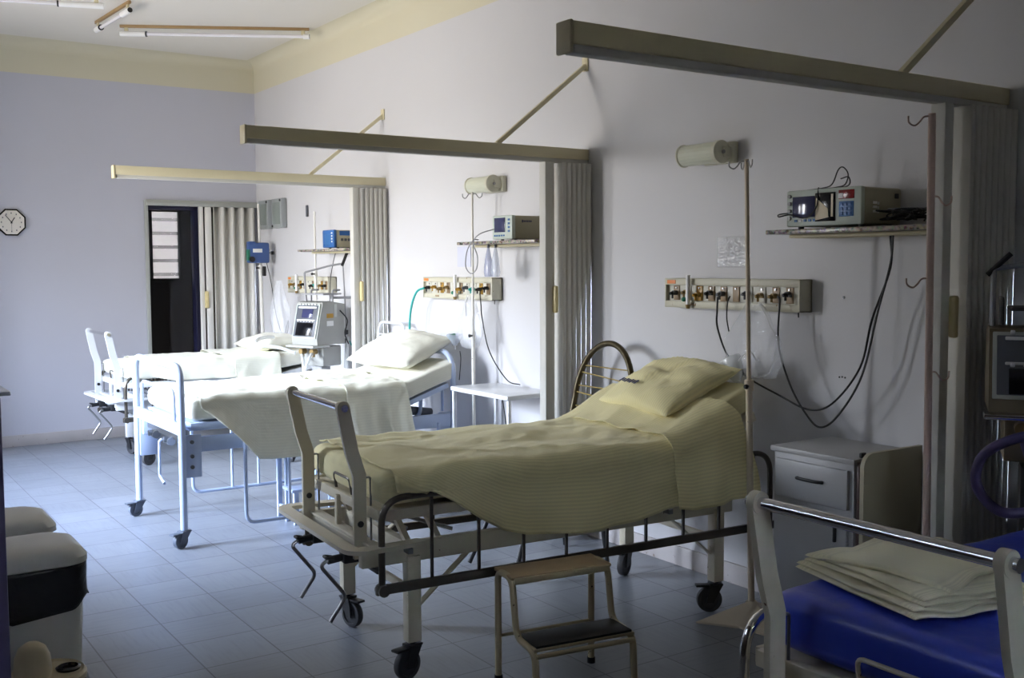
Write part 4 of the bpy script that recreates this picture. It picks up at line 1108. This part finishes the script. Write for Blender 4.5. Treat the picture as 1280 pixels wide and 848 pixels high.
# ------------------------------------------------------------------ ventilators
def ventilator(loc, rz, lab, dark=False, big=1., hs=1.):
    t = thing('ventilator', lab, 'ventilator', loc, rz)
    c1 = 'grey' if not dark else 'vent_black'; body = 'vent_grey' if not dark else 'vent_dark'
    zb = 1.275+(.07 if dark else 0)
    Z = lambda z: zb-(1.275-z)*hs if z > .93 else zb-(1.275-.935)*hs-(.935-z)
    # local: front faces -X, sits on a column with a wheeled base
    for s_ in (-1, 1): 
        MB().bar([(-.20, s_*.16, .07), (.16, s_*.13, .07)], .04, .04).build('base_leg', c1, t)
        for x in (-.18, .14): caster(t, x, s_*.15, r=.03, ang=.6, htop=.07, brake=False)
    MB().box((0, 0, .08), (.12, .30, .05), .01).build('base_block', c1, t)
    MB().box((.0, 0, .46), (.10, .11, .76+(.08 if dark else 0)), .008).build('column', c1, t)
    # sloped body (side profile in XZ, extruded along Y)
    prof = [(x, Z(z)) for x, z in [(-.17, .935), (.13, .935), (.13, 1.25), (-.03, 1.275), (-.105, 1.265), (-.175, .985)]]
    w = .14*big
    b = MB(); b.prism(prof, -w, w, Matrix.Rotation(PI/2, 4, 'X')); bo = b.build('body', body, t, smooth=20)
    fr = MB()
    ax, az, bx, bz = -.177, Z(.975), -.108, Z(1.262)
    d = Vector((bx-ax, 0, bz-az)); L = d.length; ang = math.atan2(d.x, d.z)
    Rm = Matrix.Translation((ax, 0, az)) @ Matrix.Rotation(ang, 4, 'Y')
    def panel(name, y0, y1, z0, z1, th, m, par):
        mb = MB(); g = mb.box((-th/2, (y0+y1)/2, (z0+z1)/2), (th, abs(y1-y0), abs(z1-z0)), .003)
        bmesh.ops.transform(mb.bm, matrix=Rm, verts=mb.bm.verts); return mb.build(name, m, par)
    fo = panel('front_panel', -w+.01, w-.01, .01, L-.01, .012, 'trim' if dark else 'mon_front', t)
    panel('panel_border', -w+.022, w-.022, .022, L-.022, .015, 'greydark', fo)
    panel('upper_display', -.07*big, .05*big, L*.58, L*.82, .020, 'screen', fo)
    panel('lower_display', -.09*big, .09*big, L*.10, L*.45, .020, 'black_gloss', fo)
    panel('label_strip', -.10*big, .10*big, L*.84, L*.89, .018, 'label', fo)
    panel('label_strip', -.10*big, .10*big, L*.50, L*.54, .018, 'label', fo)
    for k in range(6):
        for zz in (.92, .47):
            panel('knob', (-.095+.034*k)*big, (-.083+.034*k)*big, L*zz, L*zz+.012, .026, 'white', fo)
    if not dark:
        MB().box((-.03, -w-.001, 1.16), (.07, .003, .035), .001).build('yellow_label', 'yellow', t)
        MB().box((-.03, -w-.001, 1.10), (.07, .003, .04), .001).build('white_label', 'label', t)
        MB().box((.03, -w-.001, 1.20), (.03, .003, .10), .001).build('grey_inset', 'trim', t)
    MB().box((-.14, 0, Z(.925)), (.18, 2*w+.03, .018), .005).build('silver_tray', 'chrome' if dark else 'trim', t)
    MB().box((.02, 0, Z(.84)), (.20, .22, .16), .012).build('lower_unit', body, t)
    MB().box((.0, -.02, zb+.055), (.20, .24, .012), .003).build('top_shelf', c1, t)
    for s_ in (-1, 1): MB().tube([(.02, s_*.12, zb-.015), (.02, s_*.12, zb+.085), (.10, s_*.12, zb+.085)], .008, corner=.02).build('top_rail', c1, t)
    # valves and hoses
    for y in (-.06, .06):
        v = MB(); v.cyl((-.11, y, Z(.88)), (-.16, y, Z(.88)), .022, n=14); v.cyl((-.14, y, Z(.88)), (-.14, y, Z(.84)), .015, n=12)
        v.build('breathing_valve', 'brass', t)
    hm = 'tube' if not dark else 'purple'
    def corr_tube(pts, r):
        P = smooth_path(pts, 14); mb = MB(); n = 12
        rings = []
        prof = None
        T = P; mb.tube(P, r, n=12); return mb
    corr_tube([(a_, b_, Z(c_)) for a_, b_, c_ in [(-.145, -.06, .86), (-.18, .06, .86), (-.20, .17, .80), (-.20, .19, .70), (-.20, .12, .62), (-.16, .0, .62)]] if dark else [(-.145, -.06, .86), (-.20, -.10, .86), (-.27, -.12, .78), (-.28, -.10, .68), (-.22, -.06, .62), (-.12, -.03, .62)], .017 if dark else .013).build('breathing_hose', hm, t)
    corr_tube([(-.145, .06, Z(.86)), (-.19, .0, .80), (-.21, -.04, .66), (-.16, -.06, .50), (-.10, -.06, .42)], .013).build('breathing_hose', hm, t)
    u = MB(); u.lathe([(0, 0), (.045, 0), (.048, .01), (.048, .09), (.03, .11), (.03, .12), (0, .12)], (-.13, 0, .50+(.1 if dark else 0)), 24); u.build('humidifier_jar', 'cup', t)
    MB().box((-.12, 0, .47+(.1 if dark else 0)), (.14, .12, .06), .012).build('humidifier_base', 'gas', t)
    return t
ven = ventilator((-.29, -2.13, 0), math.radians(20), 'grey ventilator on a column beside the farthest bed')
# articulated support arm of the far ventilator
a_ = MB().tube([(-.05, .10, 1.26), (-.05, .12, 1.50), (.10, -.03, 1.555), (.17, -.10, 1.57)], .008, corner=.015).build('support_arm', 'grey', ven)
MB().cyl((.15, -.10, 1.55), (.19, -.12, 1.66), .012, n=10).build('arm_joint_handle', 'black', a_)
MB().tube([(.16, -.10, 1.56), (.18, -.11, 1.0)], .006).build('hanging_rod', 'grey', a_)
MB().box((.17, -.11, 1.02), (.035, .035, .04), .008).build('rod_clamp', 'black', a_)
MB().bar([(.02, -.10, 1.30), (.24, -.22, 1.30)], .015, .02).build('rear_rail', 'grey', ven)
MB().tube(smooth_path([(.18, -.12, .98), (.14, -.14, .80), (.12, -.16, .60), (.13, -.18, .45)], 6), .016).build('breathing_hose', 'tube', ven)
MB().tube(smooth_path([(.20, -.12, .95), (.24, -.16, .80), (.20, -.18, .62), (.23, -.2, .50)], 6), .005).build('teal_line', 'teal', ven)
MB().box((.13, -.10, .95), (.12, .05, .04), .01).build('hose_holder', 'black', ven)
MB().tube(smooth_path([(.07, -.15, 1.20), (.12, -.18, 1.12), (.10, -.17, 1.02), (.14, -.17, .93)], 6), .005).build('black_cable', 'black', ven)
# hoses lying from the ventilator across the farthest pillow
cable([(-.46, -2.02, .86), (-.55, -1.92, .90), (-.66, -1.72, .92), (-.60, -1.58, .95), (-.50, -1.50, .96), (-.42, -1.46, .955)], .014, 'tube', 'pale breathing hose lying over the edge of the farthest bed', 'breathing_hose', 'hose')
vd = ventilator((-.33, -8.03, .0), math.radians(34), 'dark ventilator cut by the right edge of the view', True, 1.15, .80)
a_ = MB().tube([(-.05, .15, 1.33), (-.05, .15, 1.53), (.0, -.05, 1.56), (.05, -.25, 1.57)], .009, corner=.01).build('support_arm', 'grey', vd)
MB().cyl((-.05, .17, 1.51), (-.05, .10, 1.58), .009, n=10).build('arm_joint_handle', 'black', a_)

# ------------------------------------------------------------------ bedside cabinet with folding leaf
def cabinet():
    t = thing('bedside_cabinet', 'grey-white bedside cabinet with one drawer under the near shelf', 'bedside cabinet', (-.205, -7.14, 0))
    w, d, h = .41, .36, .80
    MB().box((0, 0, .05+(h-.07)/2), (d, w-.01, h-.07), .004).build('carcass', 'cab', t)
    MB().box((-.004, 0, h-.010), (d+.02, w+.01, .022), .004).build('cabinet_top', 'cab', t)
    f = MB().box((-d/2-.008, 0, .675), (.016, w-.05, .155), .004).build('drawer', 'cab', t)
    MB().tube(smooth_path([(-d/2-.015, .062, .688), (-d/2-.032, .052, .69), (-d/2-.036, 0, .690), (-d/2-.032, -.052, .69), (-d/2-.015, -.062, .688)], 6), .0065).build('handle', 'black', f)
    f2 = MB().box((-d/2-.008, 0, .335), (.016, w-.05, .47), .004).build('door', 'cab', t)
    MB().box((-d/2-.022, -.13, .50), (.014, .012, .07), .004).build('handle', 'black', f2)
    MB().box((0, 0, .025), (d-.04, w-.04, .05), .003).build('plinth', 'greydark', t)
    # brown strip standing for the dark gap, and leaf on the camera side
    MB().box((-.03, -w/2-.010, .42), (d-.07, .016, .74), .003).build('dark_gap_strip', 'brown', t)
    pts = []; x0, x1, z0, z1, r = -d/2-.0, d/2+.0, .08, .825, .055
    pts = [(x0, z0), (x1, z0), (x1, z1)]
    for k in range(9):
        a = PI/2+PI/2*k/8; pts.append((x0+r+r*math.cos(a), z1-r+r*math.sin(a)))
    lf = MB().prism(pts, 0, .018, Matrix.Translation((0, -w/2-.022, 0)) @ Matrix.Rotation(PI/2, 4, 'X')).build('folding_leaf', 'cab_leaf', t, smooth=30)
    MB().box((-d/2+.03, -w/2-.01, .815), (.03, .012, .02), .003).build('leaf_hinge', 'black', t)
cabinet()

# ------------------------------------------------------------------ white side table
def side_table():
    t = thing('side_table', 'small white enamel side table beside the tubular bed', 'side table', (-.20, -4.60, 0))
    x0, x1, y0, y1, h = -.17, .17, -.33, .31, .80
    MB().box((0, -.01, h-.014), (.35, .64, .028), .006).build('table_top', 'table_white', t)
    for x in (x0+.015, x1-.015):
        for y in (y0+.015, y1-.015):
            MB().box((x, y, (h-.03)/2), (.022, .022, h-.03), .003).build('leg', 'table_white', t)
    MB().box((0, -.01, .16), (.31, .60, .012), .002).build('lower_shelf', 'table_white', t)
side_table()

# ------------------------------------------------------------------ step stool in front
def step_stool():
    t = thing('step_stool', 'worn cream two-step stool with a black rubber tread beside the front bed', 'step stool', (-1.42, -6.83, 0), math.radians(-8))
    # x across the width, y forward to the low step (-y)
    w = .20
    r = .0125
    for s_ in (-1, 1):
        x = s_*w
        pts = [(x, .10, 0.005), (x, .10, .42), (x, -.02, .42), (x, -.055, .215), (x, -.20, .205), (x, -.215, .005)]
        MB().tube(pts, r, corner=.045, cs=6, n=12).build('side_frame', 'stool', t)
        for y in (.10, -.215): MB().cyl((x, y, 0), (x, y, .022), .016, n=12).build('foot_cap', 'black', t)
    # middle legs from the top step bend
    MB().box((0, .04, .422), (2*w+.02, .155, .014), .006).build('top_step', 'stool_top', t)
    MB().box((0, -.035, .412), (2*w, .012, .024), .003).build('top_apron', 'stool', t)
    MB().box((0, -.13, .212), (2*w+.01, .15, .012), .004).build('low_step', 'stool', t)
    g = MB(); g.box((0, -.13, .222), (2*w-.01, .145, .010), .003); g.build('rubber_tread', 'black', t, label='black ribbed tread')
    MB().cyl((-w, .10, .17), (w, .10, .17), .006, n=10).build('rear_stretcher', 'stool', t)
    MB().tube([(-w, -.205, .19), (w, -.205, .19)], .009).build('front_stretcher', 'stool', t)
step_stool()

def far_step():
    t = thing('step_stool', 'small white wooden step stool under the tubular bed', 'step stool', (-1.13, -3.90, 0))
    for x in (-.17, .17):
        for y in (-.13, .0, .13):
            MB().box((x, y, .20 if y > -.1 else .10), (.03, .022, .40 if y > -.1 else .20), .002).build('leg', 'bed_blue', t)
    MB().box((0, .065, .41), (.40, .17, .018), .003).build('top_step', 'bed_blue', t)
    MB().box((0, -.07, .21), (.40, .16, .018), .003).build('low_step', 'bed_blue', t)
    for x in (-.17, .17): MB().box((x, 0, .07), (.018, .26, .03), .002).build('side_stretcher', 'bed_blue', t)
far_step()

# ------------------------------------------------------------------ chairs
def cord_chair():
    t = thing('cord_chair', 'dark bronze chair with arched back strung with gold cords behind the front bed', 'chair', (-.32, -5.56, 0))
    # hoop back leaning against the wall side
    pts = []
    for k in range(25):
        a = PI*k/24
        y = .235*math.cos(a); z = .80+.33*math.sin(a)**.85 if k not in (0, 24) else .80
        pts.append((.06+.13*(z-.45)/.7, y, z))
    pts = [(.02, .225, .44)]+pts+[(.02, -.225, .44)]
    MB().tube(smooth_path(pts, 3), .0165, n=12).build('back_hoop', 'bronze', t)
    for k in range(9):
        z = .56+.055*k
        yw = .232 if z < .85 else .232*math.sqrt(max(.05, 1-((z-.85)/.30)**2))
        sl = .02*(k % 2)
        x = .06+.13*(z-.45)/.7
        MB().tube([(x, yw, z+sl), (x, -yw, z-sl*.6)], .0035, n=8).build('back_cord', 'gold', t)
    s_ = MB(); s_.tube([(.26*math.cos(a)-.20, .235*math.sin(a), .44) for a in [2*PI*k/28 for k in range(28)]], .014, closed=True, n=10); s_.build('seat_ring', 'bronze', t)
    for k in range(12):
        y = -.20+.036*k; xx = .26*math.sqrt(max(.01, 1-(y/.235)**2))
        MB().tube([(-.20-xx, y, .447), (-.20+xx, y, .447)], .005, n=8).build('seat_cord', 'gold', t)
    for x, y, fx, fy in ((-.40, .14, -.57, .22), (-.40, -.14, -.57, -.19), (-.02, .19, .05, .22), (-.06, -.19, -.03, -.25)):
        MB().tube([(x, y, .44), (fx, fy, .012)], .012, n=10).build('leg', 'black', t)
cord_chair()
def white_chair():
    t = thing('metal_chair', 'white metal chair with slatted back behind the tubular bed', 'chair', (-.23, -2.99, 0))
    MB().tube([(.06, .20, .44), (.13, .20, 1.13), (.13, -.20, 1.13), (.06, -.20, .44)], .011, corner=.07, cs=8, n=12).build('back_frame', 'bed_white', t)
    for k in range(5):
        z = .80+.06*k; x = .06+.07*(z-.44)/.69
        MB().tube([(x, .20, z), (x, -.20, z)], .006, n=8).build('back_slat', 'bed_white', t)
    MB().box((-.14, 0, .44), (.40, .38, .02), .01).build('seat', 'bed_white', t)
    for x in (-.31, .05):
        for y in (-.17, .17): MB().tube([(x, y, .43), (x, y, .01)], .011, n=10).build('leg', 'bed_white', t)
o = white_chair()

# ------------------------------------------------------------------ bins at lower left
def bin_(loc, lab, liner=True, rz=0.):
    t = thing('pedal_bin', lab, 'waste bin', loc, rz, 'white lidded bins')
    w, d, h = .30, .33, .575
    def rr(w_, d_, r, n=6):
        P = []
        for cx, cy, a0 in ((w_/2-r, d_/2-r, 0), (-w_/2+r, d_/2-r, PI/2), (-w_/2+r, -d_/2+r, PI), (w_/2-r, -d_/2+r, 1.5*PI)):
            for k in range(n+1):
                a = a0+PI/2*k/n; P.append((cx+r*math.cos(a), cy+r*math.sin(a)))
        return P
    def loft(levels, name, m, top=True):
        mb = MB(); rings = []
        for z, w_, d_, r in levels: rings.append([mb.bm.verts.new((x, y, z)) for x, y in rr(w_, d_, r)])
        for A, B in zip(rings, rings[1:]):
            for k in range(len(A)): mb.bm.faces.new((A[k], A[(k+1) % len(A)], B[(k+1) % len(A)], B[k]))
        mb.bm.faces.new(list(reversed(rings[0]))); mb.bm.faces.new(rings[-1]); return mb.build(name, m, t, smooth=40)
    loft([(0, w*.80, d*.80, .05), (.02, w*.82, d*.82, .05), (h-.02, w*.96, d*.96, .06)], 'bin_body', 'bin')
    loft([(h-.015, w+.0, d+.0, .07), (h-.01, w+.012, d+.012, .07), (h+.010, w+.012, d+.012, .07), (h+.03, w-.015, d-.015, .07), (h+.045, w*.72, d*.72, .07), (h+.05, w*.4, d*.4, .05)], 'lid', 'bin')
    if liner:
        mb = MB(); P = rr(w*.96+.012, d*.96+.012, .06, 8); n = len(P)
        zt = h-.012
        def low(x, y): return .40+.035*max(0, (x-.0)/.13)+.03*nz(x*12, y*12, 2)+.012*math.sin(x*40+y*30)
        rows = 10; g = []
        for j in range(rows+1):
            row = []
            for k, (x, y) in enumerate(P):
                zl = low(x, y); z = zt+(zl-zt)*j/rows
                f = 1+.025*nz(x*16, y*16, z*14)+(.05 if j == rows else .02)*(.5+nz(x*12, y*12, 7))*j/rows - (1-.96)*(zt-z)*.4
                row.append(mb.bm.verts.new((x*f, y*f, z)))
            g.append(row)
        for j in range(rows):
            for k in range(n): mb.bm.faces.new((g[j][k], g[j][(k+1) % n], g[j+1][(k+1) % n], g[j+1][k]))
        solid(mb.build('bin_liner', 'bag_black', t, smooth=60, label='black bin liner folded over the rim'), .002)
bin_((-3.095, -6.09, 0), 'white lidded bin with black liner at the lower left', True)
bin_((-3.10, -5.60, 0), 'white lidded bin standing behind the one with the black liner', False)
def canister():
    t = thing('small_container', 'cream domed container with dark opening in front of the lined bin', 'container', (-3.115, -6.42, 0))
    t.scale = (1, 1, 1.12)
    MB().lathe([(0, 0), (.125, 0), (.13, .02), (.128, .20), (.12, .225), (.10, .235), (0, .235)], (.0, .0, 0), 32).build('base_drum', 'black', t)
    MB().lathe([(.112, .222), (.116, .232), (.116, .244), (.108, .252), (.100, .246), (.0, .244)], (0, 0, 0), 32).build('rim_plate', 'dome', t)
    MB().lathe([(.052, 0), (.056, .02), (.052, .06), (.040, .085), (.02, .098), (0, .10)], (-.045, -.02, .248), 28).build('dome', 'dome', t)
    MB().lathe([(.036, 0), (.038, .006), (.030, .010), (.026, .002), (0, .001)], (.062, .0, .246), 24).build('spout_ring', 'black_gloss', t)
canister()
def left_cabinet():
    t = thing('tall_trolley', 'tall purplish trolley with white top cut by the left edge', 'trolley', (-3.545, -6.62, 0))
    MB().box((0, 0, 1.208), (.60, .36, .012), .003).build('trolley_top', 'table_white', t)
    MB().box((0.012, 0, .62), (.53, .32, 1.16), .006).build('trolley_body', 'purple_edge', t)
    for x in (-.22, .22):
        for y in (-.12, .12): MB().box((x, y, .03), (.04, .04, .06), .004).build('foot', 'black', t)
    MB().box((0, -.165, .9), (.46, .012, .30), .004).build('drawer', 'cab', t)
left_cabinet()

# ------------------------------------------------------------------ camera
cam = bpy.data.cameras.new('camera'); co = bpy.data.objects.new('camera', cam); COL.objects.link(co)
cam.sensor_width = 36; cam.lens = 36*1320/1280.; cam.clip_start = .05; cam.clip_end = 200
yaw, pitch, roll = .5929, .0699, -.0049
f = Vector((math.sin(yaw)*math.cos(pitch), math.cos(yaw)*math.cos(pitch), -math.sin(pitch)))
r = Vector((math.cos(yaw), -math.sin(yaw), 0)); u = r.cross(f)
r2 = math.cos(roll)*r+math.sin(roll)*u; u2 = -math.sin(roll)*r+math.cos(roll)*u
mw = Matrix.Identity(4)
for i in range(3): mw[i][0] = r2[i]; mw[i][1] = u2[i]; mw[i][2] = -f[i]
mw[0][3], mw[1][3], mw[2][3] = -3.71, -9.93, 1.55
co.matrix_world = mw; sc.camera = co

# ------------------------------------------------------------------ light
w = bpy.data.worlds.new('daylight'); sc.world = w; w.use_nodes = True; nt = w.node_tree
bg = nt.nodes['Background']
tc = nt.nodes.new('ShaderNodeTexCoord'); sp = nt.nodes.new('ShaderNodeSeparateXYZ'); nt.links.new(tc.outputs['Generated'], sp.inputs[0])
rp = nt.nodes.new('ShaderNodeValToRGB'); nt.links.new(sp.outputs['Z'], rp.inputs['Fac'])
mr = nt.nodes.new('ShaderNodeMapRange'); mr.inputs['From Min'].default_value = -1; nt.links.new(sp.outputs['Z'], mr.inputs['Value']); nt.links.new(mr.outputs['Result'], rp.inputs['Fac'])
e = rp.color_ramp.elements
e[0].position = .46; e[0].color = (.48, .45, .41, 1)
e[1].position = .50; e[1].color = (.84, .83, .82, 1)
for pos, c in ((.58, (.95, .99, 1.06, 1)), (.66, (2.2, 2.5, 3.05, 1)), (.9, (2.1, 2.7, 4.1, 1))):
    x = rp.color_ramp.elements.new(pos); x.color = c
nt.links.new(rp.outputs['Color'], bg.inputs['Color']); bg.inputs['Strength'].default_value = 57.
l = bpy.data.lights.new('fill_window_portal', 'AREA'); l.shape = 'RECTANGLE'; l.size = FW[1]-FW[0]; l.size_y = FW[3]-FW[2]; l.cycles.is_portal = True
o = bpy.data.objects.new('fill_window_portal', l); COL.objects.link(o)
o.location = ((FW[0]+FW[1])/2, YF-.16, (FW[2]+FW[3])/2); o.rotation_euler = (PI/2, 0, PI)
l = bpy.data.lights.new('highlight_window_portal', 'AREA'); l.shape = 'RECTANGLE'; l.size = TR[1]-TR[0]; l.size_y = TR[3]-TR[2]; l.cycles.is_portal = True
o = bpy.data.objects.new('highlight_window_portal', l); COL.objects.link(o)
o.location = (XL-.11, (TR[0]+TR[1])/2, (TR[2]+TR[3])/2); o.rotation_euler = (PI/2, 0, -PI/2)
for k, (a, b) in enumerate(WINS):
    l = bpy.data.lights.new('window_portal', 'AREA'); l.shape = 'RECTANGLE'; l.size = b-a; l.size_y = WZ[1]-WZ[0]
    l.cycles.is_portal = True
    o = bpy.data.objects.new('window_portal', l); COL.objects.link(o)
    o.location = (XL-TW-.01, (a+b)/2, (WZ[0]+WZ[1])/2); o.rotation_euler = (PI/2, 0, -PI/2)
sc.view_settings.view_transform = 'Standard'; sc.view_settings.look = 'None'; sc.view_settings.gamma = 1; sc.view_settings.use_curve_mapping = False
sc.view_settings.exposure = 0.
sc.cycles.max_bounces = 10; sc.cycles.diffuse_bounces = 6; sc.cycles.transparent_max_bounces = 12
sc.cycles.sample_clamp_indirect = 6.
